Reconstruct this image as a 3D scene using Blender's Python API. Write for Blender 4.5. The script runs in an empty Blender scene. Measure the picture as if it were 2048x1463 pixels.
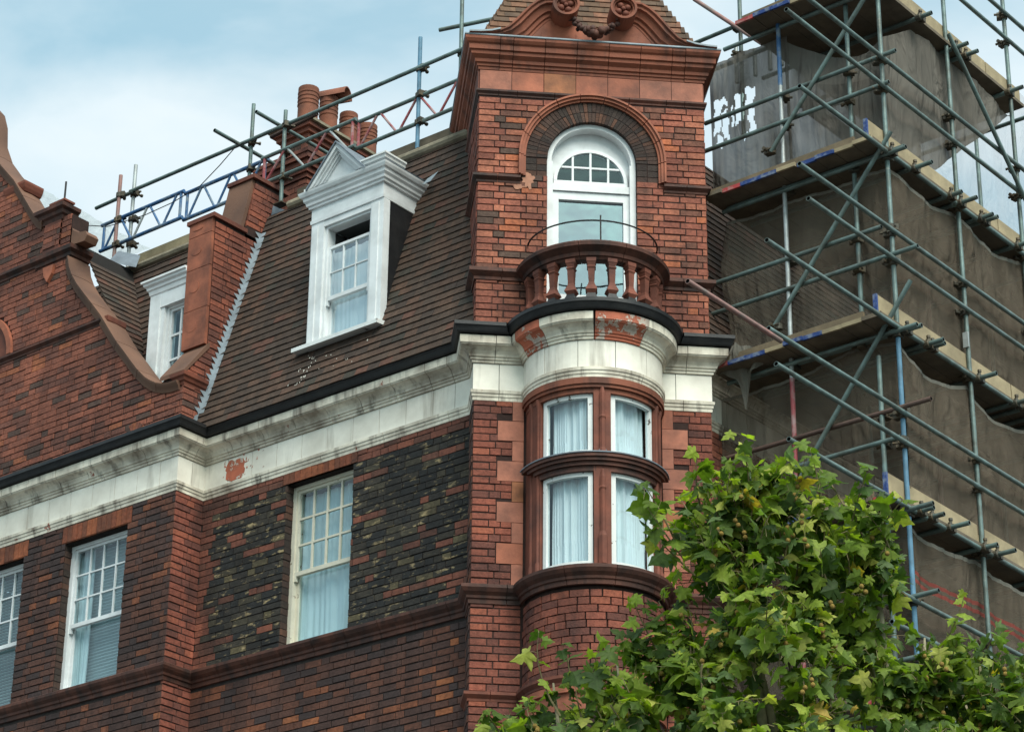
import bpy, bmesh, math, random
from mathutils import Vector, Matrix
random.seed(11)
scene = bpy.context.scene
R = math.radians
# ------------------------------------------------------------------ camera
CAM = Vector((0, 0, 1.6)); PITCH = .43928; ROLL = .011173; YV = math.pi/2 - .88653; FPX = 5146.1
F0 = Vector((-math.sin(YV), math.cos(YV), 0)); R0 = Vector((math.cos(YV), math.sin(YV), 0))
FW = F0*math.cos(PITCH) + Vector((0, 0, math.sin(PITCH))); U0 = R0.cross(FW)
RV = R0*math.cos(ROLL) + U0*math.sin(ROLL); UV = U0*math.cos(ROLL) - R0*math.sin(ROLL)
cd = bpy.data.cameras.new('camera'); cam = bpy.data.objects.new('camera', cd); scene.collection.objects.link(cam)
cam.matrix_world = Matrix(((RV.x, UV.x, -FW.x, CAM.x), (RV.y, UV.y, -FW.y, CAM.y), (RV.z, UV.z, -FW.z, CAM.z), (0, 0, 0, 1)))
cd.sensor_width = 36; cd.lens = FPX/2048*36; cd.clip_end = 3000; cd.clip_start = .1
scene.camera = cam
def at(px, py, dist):                       # world point at a distance along the view ray
    d = (FW + RV*((px-1024)/FPX) - UV*((py-731.5)/FPX)).normalized()
    return CAM + d*dist
def pix(p):
    q = Vector(p)-CAM; z = q.dot(FW)
    return 1024+FPX*q.dot(RV)/z, 731.5-FPX*q.dot(UV)/z
# ------------------------------------------------------------------ sky, sun, exposure
SUN_EL, SUN_AZ = R(50), R(118)              # azimuth clockwise from +Y
w = bpy.data.worlds.new('World'); scene.world = w; w.use_nodes = True
nt = w.node_tree; N = nt.nodes; Lk = nt.links
for n in list(N): N.remove(n)
out = N.new('ShaderNodeOutputWorld'); bg = N.new('ShaderNodeBackground'); bg.inputs[1].default_value = .10
sky = N.new('ShaderNodeTexSky'); sky.sky_type = 'NISHITA'; sky.sun_disc = False; sky.sun_elevation = SUN_EL; sky.sun_rotation = SUN_AZ
sky.air_density = 1.0; sky.dust_density = 2.5; sky.ozone_density = 1.0
tc = N.new('ShaderNodeTexCoord'); mp = N.new('ShaderNodeMapping'); mp.inputs['Scale'].default_value = (1, 1, 2.2); mp.inputs['Location'].default_value = (6.6, 3.3, .6)
n1 = N.new('ShaderNodeTexNoise'); n1.inputs['Scale'].default_value = 4.2; n1.inputs['Detail'].default_value = 6; n1.inputs['Roughness'].default_value = .52; n1.inputs['Distortion'].default_value = .25
rp = N.new('ShaderNodeValToRGB'); rp.color_ramp.elements[0].position = .36; rp.color_ramp.elements[1].position = .57
rp.color_ramp.elements[0].color = (.42, .42, .42, 1); rp.color_ramp.elements[1].color = (.97, .97, .97, 1)
n2 = N.new('ShaderNodeTexNoise'); n2.inputs['Scale'].default_value = 9; n2.inputs['Detail'].default_value = 5
cr = N.new('ShaderNodeValToRGB'); cr.color_ramp.elements[0].position = .3; cr.color_ramp.elements[1].position = .7
cr.color_ramp.elements[0].color = (4.2, 5.3, 5.9, 1); cr.color_ramp.elements[1].color = (5.5, 6.1, 6.35, 1)
gm = N.new('ShaderNodeMix'); gm.data_type = 'RGBA'; gm.blend_type = 'MULTIPLY'; gm.inputs[0].default_value = 1; gm.inputs[7].default_value = (1.0, 1.75, 1.42, 1)
mx = N.new('ShaderNodeMix'); mx.data_type = 'RGBA'
Lk.new(tc.outputs['Generated'], mp.inputs[0]); Lk.new(mp.outputs[0], n1.inputs[0]); Lk.new(mp.outputs[0], n2.inputs[0])
Lk.new(n1.outputs[0], rp.inputs[0]); Lk.new(n2.outputs[0], cr.inputs[0]); Lk.new(sky.outputs[0], gm.inputs[6])
Lk.new(rp.outputs[0], mx.inputs[0]); Lk.new(gm.outputs[2], mx.inputs[6]); Lk.new(cr.outputs[0], mx.inputs[7])
Lk.new(mx.outputs[2], bg.inputs[0]); Lk.new(bg.outputs[0], out.inputs[0])
sl = bpy.data.lights.new('sun', 'SUN'); sl.energy = 2.4; sl.angle = R(40); sl.color = (1, .95, .88)
so = bpy.data.objects.new('sun', sl); scene.collection.objects.link(so)
sd = Vector((math.sin(SUN_AZ)*math.cos(SUN_EL), math.cos(SUN_AZ)*math.cos(SUN_EL), math.sin(SUN_EL)))
so.rotation_euler = sd.to_track_quat('Z', 'Y').to_euler(); so.location = (0, 0, 60)
scene.view_settings.view_transform = 'Standard'; scene.view_settings.look = 'None'; scene.view_settings.exposure = 0.7; scene.view_settings.gamma = 1
scene.render.engine = 'CYCLES'; scene.cycles.transparent_max_bounces = 10; scene.cycles.max_bounces = 5; scene.cycles.diffuse_bounces = 2; scene.cycles.glossy_bounces = 2; scene.cycles.transmission_bounces = 2
# ------------------------------------------------------------------ materials
def lin(c): return tuple(((v/255)/12.92 if v/255 <= .04045 else ((v/255+.055)/1.055)**2.4) for v in c)
def material(name, col, rough=.8, var=.25, vscale=6, dirt=None, dirt_amt=0, dirt_scale=2, dirt_w=.15, attr=False, bump=.25, bscale=60, metal=0, spec=.4, streak=None, patch=None, patch2=None):
    m = bpy.data.materials.new(name); m.use_nodes = True; t = m.node_tree; b = t.nodes['Principled BSDF']
    L = t.links.new; nn = t.nodes.new
    co = nn('ShaderNodeTexCoord'); ob = nn('ShaderNodeNewGeometry').outputs['Position']
    if attr:
        a = nn('ShaderNodeAttribute'); a.attribute_name = 'Col'; cur = a.outputs['Color']
    else:
        rgb = nn('ShaderNodeRGB'); rgb.outputs[0].default_value = (*col, 1); cur = rgb.outputs[0]
    def mix(fac, A, B, mode='MIX'):
        x = nn('ShaderNodeMix'); x.data_type = 'RGBA'; x.blend_type = mode
        for s, v in ((x.inputs[0], fac), (x.inputs[6], A), (x.inputs[7], B)):
            if isinstance(v, (int, float)): s.default_value = v
            elif isinstance(v, tuple): s.default_value = (*v[:3], 1)
            else: L(v, s)
        return x.outputs[2]
    def noise(scale, detail=4, vec=None, rgh=.6):
        x = nn('ShaderNodeTexNoise'); x.inputs['Scale'].default_value = scale; x.inputs['Detail'].default_value = detail; x.inputs['Roughness'].default_value = rgh
        L(vec or ob, x.inputs[0]); return x.outputs[0]
    def ramp(v, p0, p1, a=0., c=1.):
        x = nn('ShaderNodeMapRange'); x.inputs[1].default_value = p0; x.inputs[2].default_value = p1; x.inputs[3].default_value = a; x.inputs[4].default_value = c; L(v, x.inputs[0]); return x.outputs[0]
    if var:
        v = ramp(noise(vscale, 5), .3, .7, 1-var, 1+var)
        g = nn('ShaderNodeCombineColor'); [L(v, g.inputs[i]) for i in range(3)]
        cur = mix(1., cur, g.outputs[0], 'MULTIPLY')
    if streak:                                # rain streaks: noise stretched along z
        mpn = nn('ShaderNodeMapping'); mpn.inputs['Scale'].default_value = (1, 1, .12); L(ob, mpn.inputs[0])
        cur = mix(ramp(noise(streak[1], 5, mpn.outputs[0]), streak[2], streak[2]+.16, 0, streak[3]), cur, streak[0])
    if patch2:
        mpn = nn('ShaderNodeMapping'); mpn.inputs['Scale'].default_value = (.55, .55, 1.5); L(ob, mpn.inputs[0])
        cur = mix(ramp(noise(patch2[1], 6, mpn.outputs[0], .65), patch2[2], patch2[2]+.10, 0, patch2[3]), cur, patch2[0])
    if patch:                                 # flaked areas showing another colour
        cur = mix(ramp(noise(patch[1], 8, None, .7), patch[2], patch[2]+.02), cur, patch[0])
    if dirt:
        cur = mix(ramp(noise(dirt_scale, 6), .5-dirt_w+.05, .5+dirt_w+.05, 0, dirt_amt), cur, dirt)
    L(cur, b.inputs['Base Color']); b.inputs['Roughness'].default_value = rough; b.inputs['Metallic'].default_value = metal
    b.inputs['Specular IOR Level'].default_value = spec
    if bump:
        bp = nn('ShaderNodeBump'); bp.inputs['Strength'].default_value = bump; bp.inputs['Distance'].default_value = .01
        L(noise(bscale, 4), bp.inputs['Height']); L(bp.outputs[0], b.inputs['Normal'])
    return m
SOOT = lin((38, 30, 30))
M = {}
M['brick'] = material('brick', None, .9, .30, 28, SOOT, .62, 1.7, .17, attr=True, bump=.7, bscale=60, patch2=(lin((52, 38, 36)), 7, .60, .55), streak=(lin((44, 34, 32)), 2.6, .54, .5))
M['brick_stock'] = material('brick_stock', None, .92, .35, 26, lin((26, 25, 25)), .75, 2.4, .16, attr=True, bump=.8, bscale=60, patch2=(lin((178, 156, 116)), 12, .565, .85))
M['mortar'] = material('mortar', lin((50, 34, 30)), .95, .3, 12)
M['mortar_dark'] = material('mortar_dark', lin((40, 33, 31)), .95, .3, 12)
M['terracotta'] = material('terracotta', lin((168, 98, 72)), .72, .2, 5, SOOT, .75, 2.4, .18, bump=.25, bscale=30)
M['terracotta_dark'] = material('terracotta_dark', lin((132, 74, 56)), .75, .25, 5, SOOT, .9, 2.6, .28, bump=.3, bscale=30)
M['terracotta_brown'] = material('terracotta_brown', lin((122, 88, 70)), .8, .25, 5, SOOT, .7, 2.5, .2, bump=.3, bscale=30)
M['terracotta_sooty'] = material('terracotta_sooty', lin((162, 92, 66)), .75, .25, 4, lin((44, 33, 30)), .95, 2.0, .30, bump=.3, bscale=30, streak=(lin((60, 44, 38)), 5, .5, .6))
M['terracotta_black'] = material('terracotta_black', lin((98, 58, 45)), .7, .35, 6, lin((32, 26, 25)), .95, 1.9, .22, bump=.35, bscale=30, streak=(lin((40, 32, 30)), 5, .48, .75))
M['terracotta_pink'] = material('terracotta_pink', lin((178, 110, 86)), .7, .2, 6, SOOT, .7, 2.6, .18, bump=.25, bscale=30)
M['terracotta_tan'] = material('terracotta_tan', lin((170, 106, 68)), .72, .25, 6, SOOT, .75, 2.6, .2, bump=.25, bscale=30)
M['faience'] = material('faience', lin((240, 235, 222)), .5, .05, 3, lin((140, 126, 106)), .4, 2.0, .16, bump=.12, bscale=18, streak=(lin((110, 98, 82)), 5, .56, .55))
M['faience_moulding'] = material('faience_moulding', lin((230, 222, 204)), .55, .14, 4, lin((96, 74, 56)), .75, 2.6, .16, bump=.25, bscale=25, patch=(lin((150, 78, 56)), 2.8, .635), streak=(lin((62, 54, 48)), 8, .53, .75))
M['flaked'] = material('flaked', lin((184, 102, 76)), .75, .15, 8, lin((104, 60, 48)), .6, 6, .12, bump=.3, bscale=40, patch=(lin((224, 216, 202)), 6, .54))
M['paint'] = material('paint', lin((228, 231, 232)), .5, .06, 5, lin((128, 126, 120)), .3, 3.5, .16, bump=.08, bscale=30)
M['paint_worn'] = material('paint_worn', lin((222, 224, 222)), .55, .06, 6, None, bump=.25, bscale=40, patch=(lin((92, 84, 78)), 9, .63))
M['paint_cream'] = material('paint_cream', lin((208, 202, 184)), .6, .08, 8, None, bump=.25, bscale=40, patch=(lin((120, 104, 84)), 9, .62))
M['gutter'] = material('gutter', lin((26, 27, 30)), .5, .3, 6, lin((60, 58, 56)), .4, 5, .15, bump=.25, bscale=25)
M['tile'] = material('tile', None, .88, .3, 14, lin((40, 36, 32)), .5, 1.8, .2, attr=True, bump=.5, bscale=45)
M['tile_bed'] = material('tile_bed', lin((26, 22, 20)), .95, .2)
M['lead'] = material('lead', lin((118, 128, 138)), .55, .25, 7, lin((70, 76, 82)), .6, 4, .2, bump=.2, bscale=20, metal=.0)
M['lead_pale'] = material('lead_pale', lin((150, 162, 170)), .55, .2, 7, lin((90, 96, 100)), .6, 4, .2, bump=.2, bscale=20)
M['lime'] = material('lime', lin((146, 136, 116)), .9, .3, 8, lin((70, 66, 58)), .7, 3, .2, bump=.5, bscale=30)
M['steel'] = material('steel', lin((108, 127, 124)), .45, .3, 9, lin((78, 72, 62)), .65, 5, .14, bump=.15, bscale=30, metal=.25, patch2=(lin((168, 168, 158)), 7, .63, .7))
M['steel_pale'] = material('steel_pale', lin((176, 182, 182)), .45, .2, 9, lin((110, 104, 96)), .5, 6, .15, bump=.12, metal=.3)
M['steel_blue'] = material('steel_blue', lin((58, 98, 142)), .55, .25, 9, lin((140, 150, 154)), .75, 6, .08, bump=.12)
M['steel_light_blue'] = material('steel_light_blue', lin((92, 134, 160)), .55, .2, 9, lin((60, 80, 92)), .5, 6, .12, bump=.12)
M['steel_red'] = material('steel_red', lin((152, 72, 76)), .55, .2, 9, lin((170, 160, 156)), .6, 7, .08, bump=.12)
M['steel_rust'] = material('steel_rust', lin((92, 72, 64)), .7, .25, 9, lin((80, 60, 54)), .6, 6, .15, bump=.2)
M['steel_pink'] = material('steel_pink', lin((150, 110, 104)), .6, .25, 9, lin((120, 116, 110)), .7, 5, .12, bump=.15)
M['coupler'] = material('coupler', lin((74, 72, 64)), .6, .35, 20, lin((110, 88, 58)), .5, 8, .15, metal=.3)
M['hollow_shade'] = material('hollow_shade', lin((14, 14, 14)), .9, 0, bump=0)  # near-black colour stands in for the shade inside openings
M['board'] = material('board', lin((164, 148, 118)), .85, .2, 5, lin((112, 100, 80)), .6, 3, .2, bump=.35, bscale=35)
M['board_old'] = material('board_old', lin((112, 100, 84)), .9, .25, 5, lin((74, 70, 62)), .7, 3, .2, bump=.35, bscale=35)
M['board_under_shade'] = material('board_under_shade', lin((92, 76, 62)), .9, .3, 5, lin((50, 42, 36)), .6, 3, .2, bump=.3)  # unused darker board copy, underside shade put into its colour
M['board_dull'] = material('board_dull', lin((126, 110, 88)), .9, .25, 5, lin((80, 72, 60)), .7, 3, .2, bump=.35, bscale=35)
M['band_blue'] = material('band_blue', lin((36, 62, 120)), .6, .2, 9, lin((150, 158, 160)), .5, 14, .08)
M['band_red'] = material('band_red', lin((170, 62, 62)), .6, .2, 9, lin((160, 150, 140)), .5, 14, .08)
M['curtain'] = material('curtain', lin((214, 222, 224)), .9, .06, 3, bump=0)
M['blind'] = material('blind', lin((206, 216, 218)), .6, .05, 3, bump=0)
M['room'] = material('room', lin((88, 90, 90)), .95, .2, 2, bump=0)
M['iron'] = material('iron', lin((28, 26, 26)), .6, .2, 9)
M['pot'] = material('pot', lin((134, 82, 62)), .85, .2, 7, lin((70, 52, 46)), .6, 4, .2, bump=.3)
M['asphalt'] = material('asphalt', (.05, .05, .052), .9, .25, 3, bump=.4, bscale=90)
M['paving'] = material('paving', (.22, .21, .20), .9, .2, 2, bump=.3)
M['kerb'] = material('kerb', (.30, .29, .28), .9, .2, 3)
M['bark'] = material('bark', lin((140, 132, 108)), .9, .35, 9, lin((88, 82, 66)), .7, 5, .12, bump=.5, bscale=30)
M['twig'] = material('twig', lin((128, 116, 84)), .85, .3, 9, bump=.2)
M['fruit'] = material('fruit', lin((146, 120, 58)), .9, .3, 60, bump=1.0, bscale=220)
def leafmat():
    m = bpy.data.materials.new('leaf'); m.use_nodes = True; t = m.node_tree; L = t.links.new; nn = t.nodes.new
    b = t.nodes['Principled BSDF']; o = t.nodes['Material Output']
    a = nn('ShaderNodeAttribute'); a.attribute_name = 'Col'
    ns = nn('ShaderNodeTexNoise'); ns.inputs['Scale'].default_value = 30; L(nn('ShaderNodeNewGeometry').outputs['Position'], ns.inputs[0])
    mr = nn('ShaderNodeMapRange'); mr.inputs[1].default_value = .3; mr.inputs[2].default_value = .7; mr.inputs[3].default_value = .75; mr.inputs[4].default_value = 1.2; L(ns.outputs[0], mr.inputs[0])
    x = nn('ShaderNodeMix'); x.data_type = 'RGBA'; x.blend_type = 'MULTIPLY'; x.inputs[0].default_value = 1
    g = nn('ShaderNodeCombineColor'); [L(mr.outputs[0], g.inputs[i]) for i in range(3)]
    L(a.outputs['Color'], x.inputs[6]); L(g.outputs[0], x.inputs[7]); L(x.outputs[2], b.inputs['Base Color'])
    b.inputs['Roughness'].default_value = .58; b.inputs['Specular IOR Level'].default_value = .3
    tr = nn('ShaderNodeBsdfTranslucent'); y = nn('ShaderNodeMix'); y.data_type = 'RGBA'; y.blend_type = 'MULTIPLY'; y.inputs[0].default_value = 1; y.inputs[7].default_value = (1.5, 1.7, .5, 1)
    L(x.outputs[2], y.inputs[6]); L(y.outputs[2], tr.inputs[0])
    ms = nn('ShaderNodeMixShader'); ms.inputs[0].default_value = .45; L(b.outputs[0], ms.inputs[1]); L(tr.outputs[0], ms.inputs[2]); L(ms.outputs[0], o.inputs[0]); return m
M['leaf'] = leafmat()
def glassmat(name, tint, refl, ior=1.5):
    m = bpy.data.materials.new(name); m.use_nodes = True; t = m.node_tree; L = t.links.new; nn = t.nodes.new; o = t.nodes['Material Output']
    tr = nn('ShaderNodeBsdfTransparent'); tr.inputs[0].default_value = (*tint, 1); gl = nn('ShaderNodeBsdfGlossy'); gl.inputs['Roughness'].default_value = .03; gl.inputs[0].default_value = (.86, .95, 1, 1)
    ns = nn('ShaderNodeTexNoise'); ns.inputs['Scale'].default_value = 2.5; L(nn('ShaderNodeNewGeometry').outputs['Position'], ns.inputs[0])
    bp = nn('ShaderNodeBump'); bp.inputs['Strength'].default_value = .08; bp.inputs['Distance'].default_value = .05; L(ns.outputs[0], bp.inputs['Height']); L(bp.outputs[0], gl.inputs['Normal'])
    lw = nn('ShaderNodeLayerWeight'); lw.inputs[0].default_value = .5; pw = nn('ShaderNodeMath'); pw.operation = 'POWER'; pw.inputs[1].default_value = 5; L(lw.outputs['Facing'], pw.inputs[0])
    ad = nn('ShaderNodeMapRange'); ad.inputs[3].default_value = refl; ad.inputs[4].default_value = 1.0; L(pw.outputs[0], ad.inputs[0])
    ms = nn('ShaderNodeMixShader'); L(ad.outputs[0], ms.inputs[0]); L(tr.outputs[0], ms.inputs[1]); L(gl.outputs[0], ms.inputs[2]); L(ms.outputs[0], o.inputs[0]); return m
M['glass'] = glassmat('glass', (.74, .87, .90), .09)
M['glass_bow'] = glassmat('glass_bow', (.88, .95, .97), .07)
M['glass_bright'] = glassmat('glass_bright', (.55, .68, .75), .42)
M['glass_dormer'] = glassmat('glass_dormer', (.88, .95, .97), .25)
def netmat(name, col, opac, tl=.35):
    m = bpy.data.materials.new(name); m.use_nodes = True; t = m.node_tree; L = t.links.new; nn = t.nodes.new; o = t.nodes['Material Output']
    df = nn('ShaderNodeBsdfDiffuse'); tn = nn('ShaderNodeBsdfTranslucent'); tr = nn('ShaderNodeBsdfTransparent')
    pos = nn('ShaderNodeNewGeometry').outputs['Position']; mpn = nn('ShaderNodeMapping'); mpn.inputs['Scale'].default_value = (1, 1, .3); L(pos, mpn.inputs[0])
    ns = nn('ShaderNodeTexNoise'); ns.inputs['Scale'].default_value = 3.5; ns.inputs['Detail'].default_value = 6; L(mpn.outputs[0], ns.inputs[0])
    mr = nn('ShaderNodeMapRange'); mr.inputs[1].default_value = .3; mr.inputs[2].default_value = .7; mr.inputs[3].default_value = opac-.10; mr.inputs[4].default_value = min(1, opac+.07); L(ns.outputs[0], mr.inputs[0])
    mq = nn('ShaderNodeMapping'); mq.inputs['Scale'].default_value = (1, 1, .12); L(pos, mq.inputs[0])
    n3 = nn('ShaderNodeTexNoise'); n3.inputs['Scale'].default_value = 7; n3.inputs['Detail'].default_value = 5; n3.inputs['Roughness'].default_value = .65; L(mq.outputs[0], n3.inputs[0])
    r3 = nn('ShaderNodeMapRange'); r3.inputs[1].default_value = .3; r3.inputs[2].default_value = .75; r3.inputs[3].default_value = .9; r3.inputs[4].default_value = 1.12; L(n3.outputs[0], r3.inputs[0])  # paler upright streaks paint light on fold creases into the colour
    g3 = nn('ShaderNodeCombineColor'); [L(r3.outputs[0], g3.inputs[i]) for i in range(3)]
    x3 = nn('ShaderNodeMix'); x3.data_type = 'RGBA'; x3.blend_type = 'MULTIPLY'; x3.inputs[0].default_value = 1; x3.inputs[6].default_value = (*col, 1); L(g3.outputs[0], x3.inputs[7])
    L(x3.outputs[2], df.inputs[0]); L(x3.outputs[2], tn.inputs[0])
    mb_ = nn('ShaderNodeMapping'); mb_.inputs['Scale'].default_value = (1, 1, .45); mb_.inputs['Rotation'].default_value = (.5, .5, 0); L(pos, mb_.inputs[0])
    n4 = nn('ShaderNodeTexNoise'); n4.inputs['Scale'].default_value = 3.2; n4.inputs['Detail'].default_value = 3; n4.inputs['Distortion'].default_value = 1.2; L(mb_.outputs[0], n4.inputs[0])
    b4 = nn('ShaderNodeBump'); b4.inputs['Strength'].default_value = .9; b4.inputs['Distance'].default_value = .12; L(n4.outputs[0], b4.inputs['Height']); L(b4.outputs[0], df.inputs['Normal']); L(b4.outputs[0], tn.inputs['Normal'])
    m1 = nn('ShaderNodeMixShader'); m1.inputs[0].default_value = tl; L(df.outputs[0], m1.inputs[1]); L(tn.outputs[0], m1.inputs[2])
    m2 = nn('ShaderNodeMixShader'); L(mr.outputs[0], m2.inputs[0]); L(tr.outputs[0], m2.inputs[1]); L(m1.outputs[0], m2.inputs[2]); L(m2.outputs[0], o.inputs[0]); return m
M['net'] = netmat('net', lin((134, 122, 108)), .58)
M['net_dense'] = netmat('net_dense', lin((114, 109, 102)), .94, .2)
M['net_edge'] = netmat('net_edge', lin((150, 146, 136)), .93)
M['net_pale'] = netmat('net_pale', lin((214, 212, 214)), .45, .5)
M['net_red'] = netmat('net_red', lin((150, 84, 76)), .9)
M['sheeting'] = netmat('sheeting', lin((196, 204, 208)), .86, .4)
# ------------------------------------------------------------------ mesh helpers
COL = scene.collection
ROOT = {}                                   # object name -> world offset of its root
class MB:
    def __init__(s): s.v = []; s.f = []; s.c = []
    def add(s, vs, fs, col=None):
        b = len(s.v); s.v += [tuple(v) for v in vs]
        for f in fs: s.f.append(tuple(b+i for i in f)); s.c.append(col)
    def hexa(s, p, col=None):               # 8 points: bottom ring 4, top ring 4
        s.add(p, [(0, 3, 2, 1), (4, 5, 6, 7), (0, 1, 5, 4), (1, 2, 6, 5), (2, 3, 7, 6), (3, 0, 4, 7)], col)
    def box(s, fr, u0, u1, n0, n1, z0, z1, col=None):
        s.hexa([fr(u0, n0, z0), fr(u1, n0, z0), fr(u1, n1, z0), fr(u0, n1, z0), fr(u0, n0, z1), fr(u1, n0, z1), fr(u1, n1, z1), fr(u0, n1, z1)], col)
    def quad(s, a, b, c, d, col=None): s.add([a, b, c, d], [(0, 1, 2, 3)], col)
    def prism(s, fr, poly, n0, n1, col=None): # polygon in (u,z) extruded along the normal
        k = len(poly); s.add([fr(u, n0, z) for u, z in poly]+[fr(u, n1, z) for u, z in poly], [tuple(range(k)), tuple(range(2*k-1, k-1, -1))]+[(i, (i+1) % k, k+(i+1) % k, k+i) for i in range(k)], col)
    def tube(s, a, b, r, seg=10, r2=None, caps=True, col=None):
        a = Vector(a); b = Vector(b); d = (b-a).normalized(); x = d.orthogonal().normalized(); y = d.cross(x); r2 = r if r2 is None else r2
        vs = []
        for p, q in ((a, r), (b, r2)):
            for i in range(seg): t = 2*math.pi*i/seg; vs.append(p+(x*math.cos(t)+y*math.sin(t))*q)
        fs = [(i, (i+1) % seg, seg+(i+1) % seg, seg+i) for i in range(seg)]
        if caps: fs += [tuple(range(seg-1, -1, -1)), tuple(range(seg, 2*seg))]
        s.add(vs, fs, col)
    def path(s, pts, rad, seg=6, col=None):  # tapered tube through points
        pts = [Vector(p) for p in pts]; n = len(pts); vs = []; x = None
        for i, p in enumerate(pts):
            d = (pts[min(i+1, n-1)]-pts[max(i-1, 0)]).normalized()
            x = d.orthogonal().normalized() if x is None else (x-d*x.dot(d)).normalized()
            y = d.cross(x); r = rad[i] if isinstance(rad, (list, tuple)) else rad
            for k in range(seg): t = 2*math.pi*k/seg; vs.append(p+(x*math.cos(t)+y*math.sin(t))*r)
        fs = [(i*seg+k, i*seg+(k+1) % seg, (i+1)*seg+(k+1) % seg, (i+1)*seg+k) for i in range(n-1) for k in range(seg)]
        fs += [tuple(range(seg-1, -1, -1)), tuple(range((n-1)*seg, n*seg))]; s.add(vs, fs, col)
    def lathe(s, c, prof, seg=16, rot=0, col=None): # profile of (radius, z) about a vertical axis
        c = Vector(c); vs = []
        for r, z in prof:
            for k in range(seg): t = rot+2*math.pi*k/seg; vs.append((c.x+r*math.cos(t), c.y+r*math.sin(t), c.z+z))
        n = len(prof); fs = [(i*seg+k, i*seg+(k+1) % seg, (i+1)*seg+(k+1) % seg, (i+1)*seg+k) for i in range(n-1) for k in range(seg)]
        fs += [tuple(range(seg-1, -1, -1)), tuple(range((n-1)*seg, n*seg))]; s.add(vs, fs, col)
    def mesh(s, name, mat, off=(0, 0, 0), smooth=False, fix=True):
        m = bpy.data.meshes.new(name); ox, oy, oz = off
        m.from_pydata([(x-ox, y-oy, z-oz) for x, y, z in s.v], [], s.f)
        if any(c is not None for c in s.c):
            a = m.color_attributes.new('Col', 'FLOAT_COLOR', 'CORNER'); dat = []
            for f, c in zip(s.f, s.c): dat += [*(c or (.5, .5, .5)), 1.0]*len(f)
            a.data.foreach_set('color', dat)
        if fix:
            bm = bmesh.new(); bm.from_mesh(m); bmesh.ops.recalc_face_normals(bm, faces=bm.faces); bm.to_mesh(m); bm.free()
        if smooth: m.shade_smooth()
        if smooth == 'auto': m.set_sharp_from_angle(angle=R(35))
        m.materials.append(M[mat] if isinstance(mat, str) else mat); return m
    def build(s, name, mat, parent=None, smooth=False, fix=True):
        off = ROOT.get(parent.name, (0, 0, 0)) if parent else (0, 0, 0)
        o = bpy.data.objects.new(name, s.mesh(name, mat, off, smooth, fix)); COL.objects.link(o)
        if parent: o.parent = parent; ROOT[o.name] = off
        return o
def tag(o, label=None, cat=None, group=None, kind=None):
    if label: o['label'] = label
    if cat: o['category'] = cat
    if group: o['group'] = group
    if kind: o['kind'] = kind
    return o
def thing(name, loc, label, cat, group=None):
    o = bpy.data.objects.new(name, None); COL.objects.link(o); o.location = loc; ROOT[o.name] = tuple(loc); o.empty_display_size = .2
    return tag(o, label, cat, group)
def inst(name, mesh, parent, loc, rz=0, scale=(1, 1, 1), matrix=None):
    o = bpy.data.objects.new(name, mesh); COL.objects.link(o); off = ROOT[parent.name]; o.parent = parent; ROOT[o.name] = off
    if matrix is not None:
        mm = matrix.copy(); mm.translation -= Vector(off); o.matrix_local = mm
    else:
        o.location = (loc[0]-off[0], loc[1]-off[1], loc[2]-off[2]); o.rotation_euler = (0, 0, rz); o.scale = scale
    return o
S2 = 2**-.5
TA = Vector((S2, S2, 0)); TB = Vector((-S2, S2, 0)); TC = Vector((-14.0173, 18.4531, 0))
def tw(a, b): p = TC+TA*a+TB*b; return (p.x, p.y)
def frame(P, U, Nn):                        # local (u along wall, n outwards, z) to world
    return lambda u, n, z: (P[0]+U[0]*u+Nn[0]*n, P[1]+U[1]*u+Nn[1]*n, z)
YM, YG, XP, XR = 17.87, 17.465, -18.855, -13.434
FT = frame(TC, TA, -TB)                     # tower front
FM = frame((0, YM), (1, 0), (0, -1))        # middle wall, u = world x
FG = frame((0, YG), (1, 0), (0, -1))        # gabled wall
FP = frame((XP, 0), (0, 1), (1, 0))         # return of the gabled wall, u = world y
FRT = frame((XR, 0), (0, 1), (1, 0))        # right facade, u = world y
FTL = frame(tw(-1.18, 0), TB, -TA)          # tower left side, u = depth
FTR = frame(tw(1.18, 0), TB, TA)
# ---- sweep a closed profile of (offset, z) along a plan path (outside on the right hand)
def sweep(mb, path, prof, s0=None, s1=None, col=None, gap=0):
    P = [Vector(p) for p in path]; cum = [0]
    for a, b in zip(P, P[1:]): cum.append(cum[-1]+(b-a).length)
    s0 = 0 if s0 is None else s0; s1 = cum[-1] if s1 is None else s1; s0 += gap/2; s1 -= gap/2
    def nrm(i): d = (P[i+1]-P[i]).normalized(); return Vector((d.y, -d.x))
    rings = []
    def cut(s):
        for i in range(len(P)-1):
            if s <= cum[i+1]+1e-9: return P[i].lerp(P[i+1], (s-cum[i])/(cum[i+1]-cum[i])), nrm(i)
        return P[-1], nrm(len(P)-2)
    rings.append(cut(s0))
    for i in range(1, len(P)-1):
        if s0+1e-4 < cum[i] < s1-1e-4:
            a, b = nrm(i-1), nrm(i); rings.append((P[i], (a+b)/(1+a.dot(b))))
    rings.append(cut(s1)); k = len(prof); vs = []
    for p, m in rings:
        for o, z in prof: vs.append((p.x+m.x*o, p.y+m.y*o, z))
    n = len(rings); fs = [(i*k+j, i*k+(j+1) % k, (i+1)*k+(j+1) % k, (i+1)*k+j) for i in range(n-1) for j in range(k)]
    fs += [tuple(range(k-1, -1, -1)), tuple(range((n-1)*k, n*k))]; mb.add(vs, fs, col)
def plen(path): return sum((Vector(b)-Vector(a)).length for a, b in zip(path, path[1:]))
def arc(r, a0=-90, a1=90, n=28, c=(0, 0)):  # tower bow, angle 0 to the front
    return [tw(c[0]+r*math.sin(R(a0+(a1-a0)*i/n)), c[1]-r*math.cos(R(a0+(a1-a0)*i/n))) for i in range(n+1)]
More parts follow.
